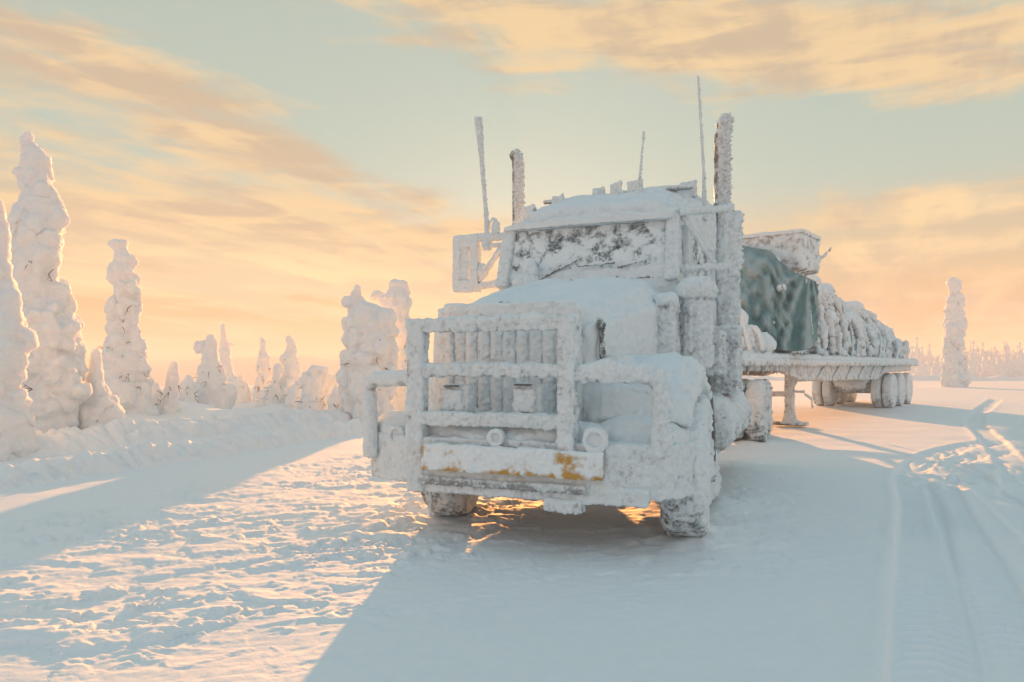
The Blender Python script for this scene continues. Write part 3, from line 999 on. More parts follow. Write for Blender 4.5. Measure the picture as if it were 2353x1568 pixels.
    # ---- aerials
    for pts, r in ((((-1.33, 2.6, 2.85), (-1.355, 2.6, 3.2), (-1.40, 2.6, 3.7), (-1.43, 2.6, 4.05), (-1.45, 2.6, 4.22)), [0.030, 0.022, 0.026, 0.040, 0.046]),
                   (((0.30, 3.2, 3.2), (0.30, 3.2, 3.5), (0.325, 3.2, 3.8), (0.345, 3.2, 4.03)), [0.020, 0.013, 0.010, 0.009]),
                   (((0.96, 3.6, 3.2), (0.955, 3.6, 3.6), (0.92, 3.6, 4.2), (0.89, 3.6, 4.72)), [0.024, 0.016, 0.014, 0.012])):
        a = MB(); a.tube(pts, r, 8)
        a.tube([pts[0], (pts[0][0], pts[0][1], pts[0][2] - 0.16)], [0.045, 0.05], 8)
        F('aerial', a, M['steel'], T, vox=0.008, amp=0.020, freq=16, cap=0, wind=0.028, fo=0.3)
    # ---- mirrors
    mr = MB()
    rbox(mr, -1.74, -1.66, 2.52, 2.64, 2.26, 2.84); rbox(mr, -1.52, -1.43, 2.52, 2.64, 2.26, 2.84)
    rbox(mr, -1.74, -1.43, 2.52, 2.64, 2.74, 2.86); rbox(mr, -1.74, -1.43, 2.52, 2.64, 2.22, 2.34); rbox(mr, -1.72, -1.55, 2.55, 2.63, 2.3, 2.8)
    m1 = F('mirror', mr, M['paint'], T, vox=0.013, amp=0.03, freq=10, fo=0.3, wind=0.02)
    for pts, r in ((((-1.45, 2.58, 2.83), (-1.06, 2.6, 2.83)), 0.045), (((-1.45, 2.58, 2.27), (-1.06, 2.6, 2.31)), 0.035), (((-1.43, 2.58, 2.33), (-1.08, 2.6, 2.80)), 0.03), (((-1.32, 2.58, 2.73), (-1.06, 2.6, 2.75)), 0.02)):
        a = MB(); a.tube(pts, r, 8)
        F('mirror_arm', a, M['paint'], m1, vox=0.011, amp=0.03, freq=13, wind=0.02, fo=0.3)
    for cc, er in (((-1.35, 2.58, 2.75), (0.045, 0.04, 0.05)), ((-1.22, 2.58, 2.92), (0.055, 0.05, 0.10)), ((-1.39, 2.58, 2.45), (0.07, 0.05, 0.09))):
        a = MB(); a.ell(cc, er)
        F('mirror_bracket', a, M['paint'], m1, vox=0.011, amp=0.05, fo=0.3)
    a = MB(); a.tube([(-1.31, 2.6, 2.92), (-1.30, 2.6, 3.0), (-1.26, 2.6, 3.04), (-1.22, 2.6, 3.02), (-1.205, 2.6, 2.95)], 0.013, 8)
    F('cable_loop', a, M['bare'], m1, vox=0.007, amp=0.018, fo=0.3)
    mr = MB(); rbox(mr, 1.31, 1.43, 2.60, 2.70, 2.38, 2.90); rbox(mr, 1.33, 1.41, 2.60, 2.70, 2.26, 2.40)
    m2 = F('mirror', mr, M['paint'], T, vox=0.014, amp=0.045, freq=9, streak=0.05, wind=0.05, fo=0.15)
    for pts, r in ((((0.85, 2.55, 2.36), (1.45, 2.62, 2.36)), 0.035), (((0.85, 2.55, 2.93), (1.38, 2.62, 2.95)), 0.035), (((0.88, 2.6, 2.9), (1.20, 2.62, 2.40)), 0.028)):
        a = MB(); a.tube(pts, r, 8)
        F('mirror_arm', a, M['paint'], m2, vox=0.012, amp=0.04, freq=10, wind=0.03, cap=0.02, fo=0.35)
    # ---- air cleaner and cowl boxes
    ac = MB(); ac.tube([(1.05, 2.28, 1.35), (1.05, 2.28, 2.02), (1.05, 2.28, 2.06)], [0.155, 0.155, 0.165], 18); ac.tube([(1.05, 2.28, 2.02), (1.05, 2.28, 2.11), (1.05, 2.28, 2.18)], [0.19, 0.19, 0.12], 18)
    F('air_cleaner', ac, M['bare'], T, vox=0.015, amp=0.03, freq=8, cap=0.05, wind=0.04, streak=0.03, fo=0.40)
    ac = MB(); rbox(ac, 0.74, 0.91, 1.85, 2.2, 1.45, 1.93); ac.ell((0.82, 2.0, 1.95), (0.12, 0.2, 0.08))
    F('intake_box', ac, M['bare'], T, vox=0.015, amp=0.05, freq=10, cap=0.05, wind=0.04, fo=0.32)
    ac = MB(); rbox(ac, 0.93, 1.20, 3.0, 3.75, 1.25, 1.72)
    F('tool_box', ac, M['steel'], T, vox=0.016, amp=0.05, freq=11, cap=0.04, wind=0.04, fo=-0.12)
    ac = MB(); rbox(ac, 1.02, 1.34, 3.55, 3.95, 1.05, 1.80)
    F('side_locker', ac, M['steel'], T, vox=0.016, amp=0.05, freq=11, cap=0.04, wind=0.04, fo=-0.08)
    # ---- tanks, steps
    for x, zc in ((1.02, 0.72), (-1.20, 0.68)):
        ft = MB(); ft.tube([(x, 2.75, zc), (x, 2.80, zc), (x, 5.4, zc), (x, 5.45, zc)], [0.26, 0.32, 0.32, 0.26], 20)
        F('fuel_tank', ft, M['bare'], T, vox=0.03, amp=0.05, freq=6, cap=0.05, wind=0.05, streak=0.04, fo=0.25)
    # ---- chassis, axles, drive wheels
    ch = MB()
    for x in (-0.52, 0.32):
        rbox(ch, x - 0.05, x + 0.05, 0.5, 10.2, 0.72, 1.0)
    for y in (0.6, 2.0, 5.8, 7.2, 10.1):
        rbox(ch, -0.52, 0.32, y - 0.06, y + 0.06, 0.75, 0.95)
    F('chassis', ch, M['dark'], T, vox=0.045, amp=0.03, fo=0.2)
    ax = MB(); ax.tube([(-1.1, 1.02, 0.52), (-0.8, 1.02, 0.48), (0.6, 1.02, 0.48), (1.0, 1.02, 0.52)], 0.07, 8)
    F('front_axle', ax, M['dark'], T, vox=0.02, amp=0.02, fo=0.1)
    en = MB(); rbox(en, -0.45, 0.25, 0.75, 2.3, 0.70, 1.2); en.ell((-0.1, 1.6, 0.70), (0.24, 0.35, 0.14))
    F('engine', en, M['dark'], T, vox=0.03, amp=0.03, fo=0.0)
    en = MB(); rbox(en, 0.0, 0.34, 2.4, 3.7, 0.30, 0.78); en.ell((0.16, 2.5, 0.5), (0.2, 0.3, 0.24))
    F('underbody_sun_block', en, M['dark'], T, vox=0.035, amp=0.03, fo=0.0)  # unseen block added below the chassis to stop low sun by the near wheel
    fw = MB(); rbox(fw, -0.55, 0.35, 8.4, 9.4, 1.02, 1.14)
    F('fifth_wheel', fw, M['dark'], T, vox=0.03, amp=0.02, fo=0.2)
    for y in (8.55, 9.95):
        a = MB(); a.tube([(-1.2, y, 0.53), (1.0, y, 0.53)], 0.1, 10); a.ell((-0.1, y, 0.53), (0.22, 0.22, 0.22))
        F('drive_axle', a, M['dark'], T, vox=0.03, amp=0.02, fo=0.2)
        for x in (0.86, 1.20, -1.06, -1.40):
            t = MB(); t.wheel((x, y, 0.545), 0.545, 0.29)
            F('drive_wheel', t, M['rubber'], T, vox=(0.02 if x == 1.20 else 0.035), amp=0.05, freq=8, streak=0.09, wind=0.06, fo=0.16)
    # hanging chain at the far bumper end
    cn = MB(); cn.tube([(-0.80, 0.30, 0.42), (-0.80, 0.30, 0.12)], 0.012, 6); cn.box((-0.78, 0.28, 0.40), (0.3, 0.16, 0.05))
    F('hanging_chain', cn, M['steel'], T, vox=0.009, amp=0.02, fo=0.3)
    return T


TRUCK = build_truck()

# ------------------------------------------------------------------ the trailer (local x = to its left, y = backwards, origin below the king pin)
TT = math.radians(38.0)
KX, KY = 3.19, 13.43


def trailer_at(px, py, along=None, lat=None):
    """(lat, along, z) on the trailer in a measured direction, at a given along or lat"""
    q = (px - CXD) / FOC
    s, c = math.sin(TT), math.cos(TT)
    if along is not None:
        lat = (q * (KY + along * c) - KX - along * s) / (c + q * s)
    else:
        along = (q * (KY - lat * s) - KX - lat * c) / (s - q * c)
    y = KY + along * c - lat * s
    return (lat, along, CAM_H - (py - YHD) / FOC * y)


def build_trailer():
    R = empty('trailer', (KX, KY, 0), -TT)
    tag(R, 'frost-covered flatbed trailer with landing leg and three rear axles behind the truck', 'trailer')
    F = lambda *a, **k: frost_part(*a, **k)
    d = MB()
    rbox(d, -1.28, 1.28, -1.1, 17.0, 1.44, 1.56)
    deck = F('deck', d, M['beige'], R, vox=0.05, amp=0.06, freq=5, cap=0.06, wind=0.04, fo=0.30)
    e = MB(); rbox(e, 1.24, 1.32, -1.1, 17.05, 1.36, 1.50)
    F('side_rail', e, M['beige'], deck, vox=0.035, amp=0.05, freq=7, cap=0.02, fo=0.15)
    for x, dz in ((-0.70, 0.30), (1.06, 0.0)):
        b = MB()
        b.prism([(-0.9, 1.45), (-0.9, 1.27), (2.2, 1.25), (3.6, 1.02 + dz), (11.2, 0.94 + dz), (12.2, 1.14), (16.6, 1.17), (16.8, 1.45)], 0, x - 0.07, x + 0.07)
        F('main_beam', b, M['beige'], R, vox=0.04, amp=0.02, cap=0.0, wind=0.0, fo=0.10)
    for i in range(5):
        y = -0.6 + i * 0.8
        o = MB(); o.prism([(1.13, 1.42), (1.25, 1.42), (1.25, 1.38), (1.13, 1.16)], 1, y - 0.03, y + 0.03)
        F('outrigger', o, M['beige'], R, vox=0.028, amp=0.015, cap=0, wind=0, fo=0.15)
    for i in range(6):
        y = 4.6 + i * 1.35
        o = MB(); o.bar((1.15, y, 1.04), (1.15, y + 0.62, 1.36), 0.06, 0.06)
        F('beam_brace', o, M['beige'], R, vox=0.024, amp=0.015, cap=0.01, wind=0, fo=0.2)
    # cross members and the gooseneck plate
    for y in (-0.5, 0.6, 1.7, 2.6):
        o = MB(); rbox(o, -1.2, 1.2, y - 0.05, y + 0.05, 1.26, 1.43)
        F('cross_member', o, M['beige'], R, vox=0.03, amp=0.015, cap=0, wind=0, fo=0.1)
    # landing legs
    for x in (0.72, -0.75):
        l = MB(); rbox(l, x - 0.09, x + 0.09, 3.92, 4.10, 0.30, 1.40); l.tube([(x, 4.0, 0.42), (x, 4.0, 0.16), (x, 4.0, 0.07)], [0.10, 0.15, 0.26], 12)
        leg = F('landing_leg', l, M['beige'], R, vox=0.02, amp=0.04, freq=8, cap=0.02, wind=0.03, fo=0.05)
        f = MB(); rbox(f, x - 0.36, x + 0.36, 3.82, 4.18, 0.03, 0.10)
        F('foot_pad', f, M['wood'], leg, vox=0.02, amp=0.02, fo=0.15)
    l = MB(); l.bar((0.72, 4.0, 0.72), (-0.75, 4.0, 0.72), 0.09, 0.1); l.bar((-0.75, 4.0, 1.15), (0.1, 4.0, 0.74), 0.07, 0.07); l.bar((0.72, 4.05, 0.8), (0.62, 5.2, 1.2), 0.07, 0.07)
    F('leg_brace', l, M['beige'], R, vox=0.02, amp=0.03, fo=0.1)
    cr = MB(); cr.tube([(0.82, 4.0, 0.78), (1.05, 3.98, 0.78), (1.06, 3.98, 0.72), (1.2, 3.98, 0.62), (1.22, 3.98, 0.42)], 0.02, 8)
    F('crank_handle', cr, M['bare'], R, vox=0.012, amp=0.03, fo=0.3)
    # axles and wheels
    for y in (13.2, 14.6, 16.0):
        a = MB(); a.tube([(-1.0, y, 0.54), (1.0, y, 0.54)], 0.09, 8)
        F('axle', a, M['dark'], R, vox=0.04, amp=0.03, fo=0.2)
        a = MB(); a.ell((0.0, y - 0.5, 0.72), (0.5, 0.2, 0.2)); a.ell((0.45, y - 0.2, 0.85), (0.12, 0.4, 0.12)); a.ell((-0.45, y - 0.2, 0.85), (0.12, 0.4, 0.12))
        F('suspension', a, M['dark'], R, vox=0.04, amp=0.06, fo=0.35)
        for x in (0.74, 1.07, -0.74, -1.07):
            t = MB(); t.wheel((x, y, 0.55), 0.55, 0.28, 28)
            F('wheel', t, M['rubber'], R, vox=0.035, amp=0.04, freq=6, wind=0.04, fo=0.30)
    return R


TRAILER = build_trailer()


def child_of_trailer(name, label, cat, group=None):
    R = empty(name, (KX, KY, 0), -TT)
    tag(R, label, cat, group)
    return R


def build_load():
    # big squared case standing across the load
    mb = MB(); rbox(mb, -1.25, 1.18, 3.35, 4.65, 3.45, 4.20); rbox(mb, -1.2, 0.92, 3.4, 4.6, 1.62, 3.5)
    for x in (-1.2, -0.5, 0.25, 1.0):
        rbox(mb, x, x + 0.10, 3.31, 3.36, 3.45, 4.2)
    mb.tube([(1.15, 4.6, 3.7), (1.42, 4.75, 4.02)], 0.03, 6)
    R = empty('crate', (KX, KY, 0), -TT)
    tag(R, 'tall frosted box standing highest on the trailer behind the green tarpaulin', 'crate')
    frost_part('box_body', mb, M['crate'], R, vox=0.035, amp=0.06, freq=5, cap=0.04, wind=0.05, fo=-0.03)
    lid = MB(); rbox(lid, -1.28, 1.22, 3.3, 4.68, 4.19, 4.27)
    frost_part('lid', lid, M['crate'], R, vox=0.03, amp=0.03, cap=0.03, fo=0.2)
    # long jumbled load with ropes and hoops
    R = empty('strapped_load', (KX, KY, 0), -TT)
    tag(R, 'long frost-crusted load of hooped bundles tied down along the trailer bed', 'load')
    rr = random.Random(21)
    top = lambda y: 3.55 - 0.075 * (y - 4.7)
    core = MB()
    y = 4.75
    while y < 15.3:
        tz = top(y)
        core.ell((rr.uniform(-0.6, -0.35), y, 2.0), (0.55, 0.5, (tz - 1.6) * 0.5))
        core.ell((rr.uniform(0.0, 0.3), y + rr.uniform(-0.2, 0.2), 1.85 + rr.uniform(0, 0.3)), (0.33, rr.uniform(0.2, 0.4), rr.uniform(0.25, 0.4)))
        core.ell((rr.uniform(-0.3, 0.15), y + rr.uniform(-0.2, 0.2), rr.uniform(2.3, tz - 0.3)), (0.33, rr.uniform(0.25, 0.45), rr.uniform(0.18, 0.32)))
        y += 0.42
    rbox(core, -1.1, 0.9, 4.7, 15.3, 1.58, 1.70)
    frost_part('bundle_core', core, M['load'], R, vox=0.05, amp=0.2, freq=2.4, cap=0.05, wind=0.05, fo=-0.34)
    for y, rad_h in ((4.85, 0.10), (5.15, 0.07), (5.95, 0.06), (6.75, 0.12), (7.0, 0.07), (7.9, 0.05), (8.75, 0.11), (9.9, 0.06), (10.3, 0.11), (11.4, 0.06), (12.2, 0.11), (12.5, 0.07), (13.6, 0.06), (14.4, 0.11), (15.2, 0.09)):
        tz = top(y) + rr.uniform(-0.22, 0.20)
        dy = rr.uniform(-0.5, 0.7)
        hp = MB()
        pts = catmull([(1.16, y, 1.6), (1.12 + rr.uniform(-.14, .08), y + dy * 0.3, 2.1 + rr.uniform(-.2, .2)), (0.95, y + dy * 0.7, tz - 0.55), (0.55, y + dy, tz - 0.05), (-0.1, y + dy, tz + 0.05), (-0.9, y + dy, tz - 0.4), (-1.1, y + dy, 1.7)], 5)
        hp.tube(pts, [rad_h * rr.uniform(0.7, 1.4) for _ in pts], 8)
        frost_part('hoop', hp, M['load'], R, vox=0.03, amp=0.16, freq=3.5, cap=0.05, wind=0.06, fo=0.16, big=0.03, off=(y, 0, 0))
    for y, z, rx, ry, rz in ((5.5, 1.9, 0.34, 0.30, 0.30), (6.4, 2.5, 0.30, 0.36, 0.20), (7.5, 1.95, 0.36, 0.32, 0.36), (8.4, 2.6, 0.28, 0.4, 0.18), (9.4, 1.9, 0.36, 0.34, 0.28), (10.9, 2.2, 0.32, 0.40, 0.24), (11.8, 1.9, 0.36, 0.30, 0.32), (13.1, 2.2, 0.3, 0.36, 0.22), (14.0, 1.85, 0.34, 0.34, 0.26)):
        b = MB(); b.ell((0.82, y, z), (rx, ry, rz)); b.box((0.62, y, z), (0.5, ry * 1.3, rz * 1.4))
        frost_part('bundle', b, M['load'], R, vox=0.035, amp=0.12, freq=4, cap=0.06, wind=0.05, fo=0.12, off=(y, 0, 0))
    for i in range(10):
        ya = rr.uniform(4.8, 14.6); L = rr.uniform(0.5, 1.6)
        hp = MB()
        hp.tube(catmull([(1.2, ya, 1.6), (1.12, ya + L * 0.4, 2.1), (0.9, ya + L * 0.8, top(ya) - 0.6), (0.5, ya + L, top(ya + L))], 4), rr.uniform(0.03, 0.055), 7)
        frost_part('tie_rope', hp, M['load'], R, vox=0.03, amp=0.07, freq=6, cap=0.02, wind=0.05, fo=0.3, off=(0, ya, 0))
    for ya in (6.9, 8.2, 11.6):
        b = MB(); b.ell((0.3, ya, top(ya) + 0.12), (0.35, 0.22, 0.22))
        frost_part('bundle_end', b, M['load'], R, vox=0.04, amp=0.08, freq=4, fo=0.35)
    # snow-covered bundles at the very front of the bed
    R = empty('front_bundle', (KX, KY, 0), -TT)
    tag(R, 'low frosted bundle on the front of the trailer bed below the tarpaulin', 'load')
    b = MB()
    for i, (x, yy, z, r) in enumerate(((0.3, 0.6, 1.85, 0.42), (0.75, 1.0, 1.8, 0.36), (0.55, 0.9, 2.2, 0.34), (0.1, 0.7, 2.3, 0.4), (0.95, 1.4, 1.75, 0.28), (-0.4, 0.6, 2.0, 0.5))):
        b.ell((x, yy, z), (r, r * 0.9, r))
    frost_part('bundle', b, M['load'], R, vox=0.03, amp=0.09, freq=4, streak=0.08, fo=0.25)
    for i in range(5):
        b = MB(); x = 0.25 + 0.2 * i
        b.tube(catmull([(x + 0.15, 0.45 + i * 0.1, 1.62), (x + 0.05, 0.35 + i * 0.13, 2.0), (x - 0.15, 0.6 + i * 0.1, 2.5 - i * 0.1)], 4), 0.05, 7)
        frost_part('wrapping_fold', b, M['load'], R, vox=0.025, amp=0.05, fo=0.35)
    b = MB(); rbox(b, -1.0, 1.05, 0.0, 3.0, 1.56, 1.62)
    frost_part('pallet', b, M['beige'], R, vox=0.03, amp=0.05, fo=0.3)


build_load()


def tarp_mat():
    m = bpy.data.materials.new('green_tarpaulin')
    m.use_nodes = True
    t = NT(m.node_tree)
    tc = t.n('ShaderNodeTexCoord')
    co = tc.outputs['Object']
    n1 = t.noise(co, 3.0, 6.0, 0.65, 0.6)
    n2 = t.noise(co, 40.0, 4.0, 0.6)
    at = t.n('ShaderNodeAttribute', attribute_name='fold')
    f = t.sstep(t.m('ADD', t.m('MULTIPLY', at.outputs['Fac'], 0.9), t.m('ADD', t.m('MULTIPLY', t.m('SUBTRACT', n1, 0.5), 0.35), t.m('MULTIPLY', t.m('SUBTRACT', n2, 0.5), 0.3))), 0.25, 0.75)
    col = t.mix(f, (0.13, 0.255, 0.275), (0.33, 0.43, 0.445))  # raised folds paler: rime, with highlights painted in so the folds show
    p = t.n('ShaderNodeBsdfPrincipled')
    t.set(p.inputs['Base Color'], col)
    t.set(p.inputs['Roughness'], t.m('ADD', 0.72, t.m('MULTIPLY', f, 0.2)))
    bp = t.n('ShaderNodeBump')
    bp.inputs['Strength'].default_value = 0.35
    bp.inputs['Distance'].default_value = 0.02
    t.set(bp.inputs['Height'], t.m('ADD', n2, t.noise(co, 9.0, 3.0)))
    t.set(p.inputs['Normal'], bp.outputs[0])
    o = t.n('ShaderNodeOutputMaterial')
    t.t.links.new(p.outputs[0], o.inputs[0])
    return m


def build_tarp():
    R = empty('tarpaulin', (KX, KY, 0), -TT)
    tag(R, 'crumpled dark green tarpaulin draped over the front of the trailer load', 'tarpaulin')
    # rows from the far side to the near corner and round it; each row runs from the ridge down to the bed
    cols = []
    tops = [(1640, 560, 3.0), (1700, 564, 2.9), (1735, 570, 2.75), (1768, 577, 2.6), (1795, 602, 2.55), (1820, 622, 2.6), (1842, 632, 2.65), (1858, 640, 2.8), (1870, 645, 3.05), (1880, 655, 3.3)]
    bots = [(1640, 800, 1.2), (1700, 800, 1.3), (1735, 800, 1.5), (1765, 798, 1.7), (1785, 803, 1.9), (1800, 806, 2.0), (1820, 807, 2.0), (1845, 805, 2.1), (1864, 798, 2.5), (1882, 780, 3.0)]
    for a, b in zip(tops, bots):
        ta = np.array(trailer_at(a[0], a[1], along=a[2])); bb = np.array(trailer_at(b[0], b[1], along=b[2]))
        cols.append((ta, bb))
    A = np.array(catmull([c[0] for c in cols], 14)); B = np.array(catmull([c[1] for c in cols], 14))
    n = len(A); m = 90
    tt = np.linspace(0, 1, m)
    V = np.empty((n, m, 3))
    for i in range(n):
        s = i / (n - 1)
        for j in range(3):
            V[i, :, j] = A[i, j] + (B[i, j] - A[i, j]) * tt
        V[i, :, 1] += -0.30 * np.sin(math.pi * tt) * (0.3 + 0.7 * (1 - s)) * (1 - 0.7 * s)
        V[i, :, 2] += 0.0
    S = np.repeat(np.linspace(0, 1, n)[:, None], m, 1); Tt = np.repeat(tt[None, :], n, 0)
    Pn = np.stack([S.ravel() * 7, Tt.ravel() * 2.6, 0 * S.ravel()], 1)
    # fan of folds from the tie point at the ridge, crumples elsewhere
    fold = np.sin((S.ravel() - 0.76) / (0.16 + 0.5 * Tt.ravel()) * 13) * 0.14 * smooth(S.ravel(), 0.42, 0.62) * (0.25 + Tt.ravel())
    crump = 0.20 * (billow(Pn * np.array((1.0, 1.1, 1)) + 2.0, 3, 0.5) - 0.3) * (1 - smooth(S.ravel(), 0.50, 0.75) * 0.75) * smooth(Tt.ravel(), 0.0, 0.2)
    ck = 0.5 - np.abs(((S.ravel() * 7.0 + Tt.ravel() * 4.2 + 0.6 * perlin(Pn * 0.5)) % 1.0) - 0.5)
    ck2 = 0.5 - np.abs(((S.ravel() * 4.6 - Tt.ravel() * 5.2 + 0.7 * perlin(Pn * 0.45 + 9)) % 1.0) - 0.5)
    d = fold + crump + 0.16 * (ck + ck2 - 0.5) * (1 - 0.6 * smooth(S.ravel(), 0.5, 0.75))
    V = V.reshape(-1, 3)
    V[:, 1] -= d
    V[:, 0] += d * 0.4
    me = grid_mesh('sheet', V, n, m)
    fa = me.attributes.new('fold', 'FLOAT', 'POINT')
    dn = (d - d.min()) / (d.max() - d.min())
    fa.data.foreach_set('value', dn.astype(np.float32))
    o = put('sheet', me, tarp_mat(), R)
    md = o.modifiers.new('s', 'SOLIDIFY'); md.thickness = 0.012
    # body the sheet lies on
    b = MB()
    p = [np.array(c[0]) + np.array((-0.05, 0.22, -0.15)) for c in cols[1:6]]
    q = [np.array(c[1]) + np.array((-0.05, 0.35, 0.0)) for c in cols[1:6]]
    for a_, b_ in zip(p, q):
        b.tube([a_, (a_ + b_) / 2 + np.array((0, 0.15, 0)), b_], 0.2, 8)
    frost_part('covered_goods', b, M['load'], R, vox=0.06, amp=0.03, fo=0.1)
    # frozen cord and snow scraps caught on it
    for a_, b_, al in (((1712, 630), (1765, 655), 2.35), ((1852, 642), (1866, 770), 2.75)):
        c = MB(); c.tube([trailer_at(*a_, along=al - 0.02), trailer_at((a_[0] + b_[0]) / 2, (a_[1] + b_[1]) / 2 - 2, along=al - 0.06), trailer_at(*b_, along=al - 0.02)], 0.02, 6)
        frost_part('frozen_cord', c, M['paint'], R, vox=0.014, amp=0.02, fo=0.6)
    for pp, al, r in (((1795, 663), 2.2, 0.10), ((1775, 742), 2.0, 0.06)):
        c = MB(); x = trailer_at(*pp, along=al); c.ell(x, (r, r, r * 0.7))
        frost_part('snow_scrap', c, M['paint'], R, vox=0.02, amp=0.04, fo=0.5)


build_tarp()

# ------------------------------------------------------------------ snow-laden trees
def build_tree(label, dist, prof, lobes=(), seed=1, vox=0.04, name='snow_laden_spruce', group='snow-laden trees left of the road', twig=10, amp=0.14, spread=1.0, fo=0.12, cat='tree'):
    """prof: (y, x0, x1) outline measured at that distance; becomes widths in metres round an upright stem"""
    rr = random.Random(seed)
    k = dist / FOC
    fat = 1.14 if 20.5 < dist < 30 else 1.0
    L = [((x0 + x1) / 2, (x1 - x0) / 2 * fat, y) for y, x0, x1 in prof]
    cx0 = (L[-1][0] - CXD) * k
    zt = [CAM_H - (y - YHD) * k for _, _, y in L]
    gz = float(ground_height(np.array([cx0]), np.array([dist]))[0])
    base_z = min(gz - 0.15, zt[-1])
    twig = int(twig * 0.6)
    root = empty(name, (cx0, dist, gz))
    tag(root, label, cat, group)
    xs = [(c - CXD) * k - cx0 for c, _, _ in L]
    ws = [w * k for _, w, _ in L]
    zs = [z - gz for z in zt]
    if zs[-1] > -0.1:
        xs.append(xs[-1]); ws.append(ws[-1] * 1.05); zs.append(-0.15)
    zz = np.array(zs[::-1]); xx = np.array(xs[::-1]); ww = np.array(ws[::-1])
    H = zz[-1]
    mb = MB()
    z = zz[0]
    rings = []
    dphase = rr.uniform(0, 6)
    while z < H:
        x = float(np.interp(z, zz, xx)); w = max(0.03, float(np.interp(z, zz, ww)))
        dep = w * (0.92 + 0.18 * math.sin(z * 1.9 + dphase))
        mb.ell((x, 0.12 * w * math.sin(z * 2.3 + dphase), z), (w * 0.84, dep * 0.84, max(w * 0.42, 0.10)), 14, 8)
        # drooping lobes of packed snow round the edge
        nl = max(2, int(2 + w * 2.0))
        for i in range(nl):
            a = rr.uniform(0, 2 * math.pi)
            r = w * rr.uniform(0.22, 0.40) * spread
            rx = (w - r * 0.75)
            mb.ell((x + rx * math.cos(a), dep / max(w, 1e-3) * rx * math.sin(a), z + rr.uniform(-0.1, 0.1)), (r, r, r * rr.uniform(0.8, 1.9)), 9, 6)
        z += max(0.09, w * 0.24)
    mb.ell((float(xx[-1]), 0, H - 0.04), (max(ww[-1], 0.05), max(ww[-1], 0.05), 0.1))
    for (px, py, r, rz) in lobes:
        mb.ell(((px - CXD) * k - cx0, rr.uniform(-0.1, 0.1), CAM_H - (py - YHD) * k - gz), (r * k, r * k * 0.9, rz * k), 12, 8)
    me = vox_mesh(mb.mesh('t'), vox, 9)
    V, N = get_vn(me)
    W = V + seed * 7.31
    b = billow(W * np.array((2.2, 2.2, 1.7), np.float32) + 0.35 * fbm(W * 2.2, 2)[:, None], 2, 0.5)
    b2 = billow(W * 11.0, 3, 0.6)
    scale = np.clip(np.interp(V[:, 2], zz, ww) / 0.55, 0.35, 1.0)
    # snow ledges: flat-bottomed overhangs climbing round the crown
    lz = V[:, 2] * 2.1 + 1.6 * perlin(W * 0.9)
    ledge = (lz - np.floor(lz))
    d = (amp * 0.55 * (b - 0.38) + 0.14 * fbm(W * np.array((1.2, 1.2, 0.9), np.float32) + 3, 3) + 0.05 * (smooth(ledge, 0.0, 0.12) * (1 - ledge) - 0.35)) * scale + 0.034 * (b2 - 0.4) + 0.02 * smooth(N[:, 2], 0.1, 0.9)
    set_v(me, V + N * d[:, None])
    fr = 0.72 + 0.5 * N[:, 2] * 0.5 + 0.9 * (b - 0.22) + 0.25 * fbm(W * 3 + 9, 2) + fo
    at = me.attributes.new('frost', 'FLOAT', 'POINT')
    at.data.foreach_set('value', fr.astype(np.float32))
    shade_smooth(me)
    put('crown', me, M['tree'], root)
    # stem inside, and dark twigs poking out of the snow
    st = MB(); st.tube([(0, 0, -0.3), (float(np.interp(H * 0.5, zz, xx)), 0, H * 0.5), (float(xx[-1]), 0, H - 0.12)], [0.13, 0.08, 0.02], 8)
    plain_part('trunk', st, M['wood'], root)
    if twig:
        tw = MB()
        for i in range(twig):
            z = rr.uniform(0.12 * H, 0.62 * H)
            x = float(np.interp(z, zz, xx)); w = float(np.interp(z, zz, ww))
            a = rr.uniform(math.pi, 2 * math.pi)
            p0 = np.array((x + w * 0.75 * math.cos(a), w * 0.75 * math.sin(a), z))
            for j in range(rr.randint(1, 3)):
                q = p0 + np.array((math.cos(a) * w * 0.34 + rr.uniform(-.08, .08), math.sin(a) * w * 0.34, rr.uniform(-0.16, 0.10)))
                q2 = q + np.array((rr.uniform(-.07, .07), -0.02, rr.uniform(-0.12, 0.04)))
                tw.tube([p0, q, q2], [0.008, 0.005, 0.002], 5)
        plain_part('twigs', tw, M['wood'], root, kind='stuff')
    return root


build_tree('broad snow-laden spruce cut off by the left edge of the view', 10.6,
           [(470, -25, 6), (520, -30, 12), (580, -38, 22), (640, -50, 28), (690, -60, 44), (750, -75, 62), (800, -80, 70), (850, -85, 62), (900, -95, 50), (960, -100, 52), (1035, -110, 60)], seed=3, vox=0.035)
build_tree('tallest snow-laden spruce on the left, a towering column with a crooked tip', 13.0,
           [(316, 58, 76), (335, 50, 82), (362, 56, 112), (394, 40, 114), (447, 44, 120), (505, 29, 144), (547, 26, 134), (594, 24, 152), (642, 24, 146), (684, 26, 158), (716, 38, 172), (769, 42, 187), (822, 50, 192),
            (870, 53, 192), (920, 58, 176), (1006, 56, 150)],
           [(137, 505, 16, 14), (148, 690, 14, 22), (176, 770, 16, 30), (180, 900, 24, 14), (46, 400, 12, 12), (60, 328, 9, 9)], seed=5, vox=0.034, amp=0.16)
build_tree('low snow-buried bush at the right foot of the tallest spruce', 13.6,
           [(812, 206, 228), (840, 203, 232), (880, 196, 236), (905, 184, 246), (940, 176, 268), (970, 172, 284), (1000, 170, 292)], seed=6, vox=0.035, name='snow_buried_bush', cat='bush', twig=6)
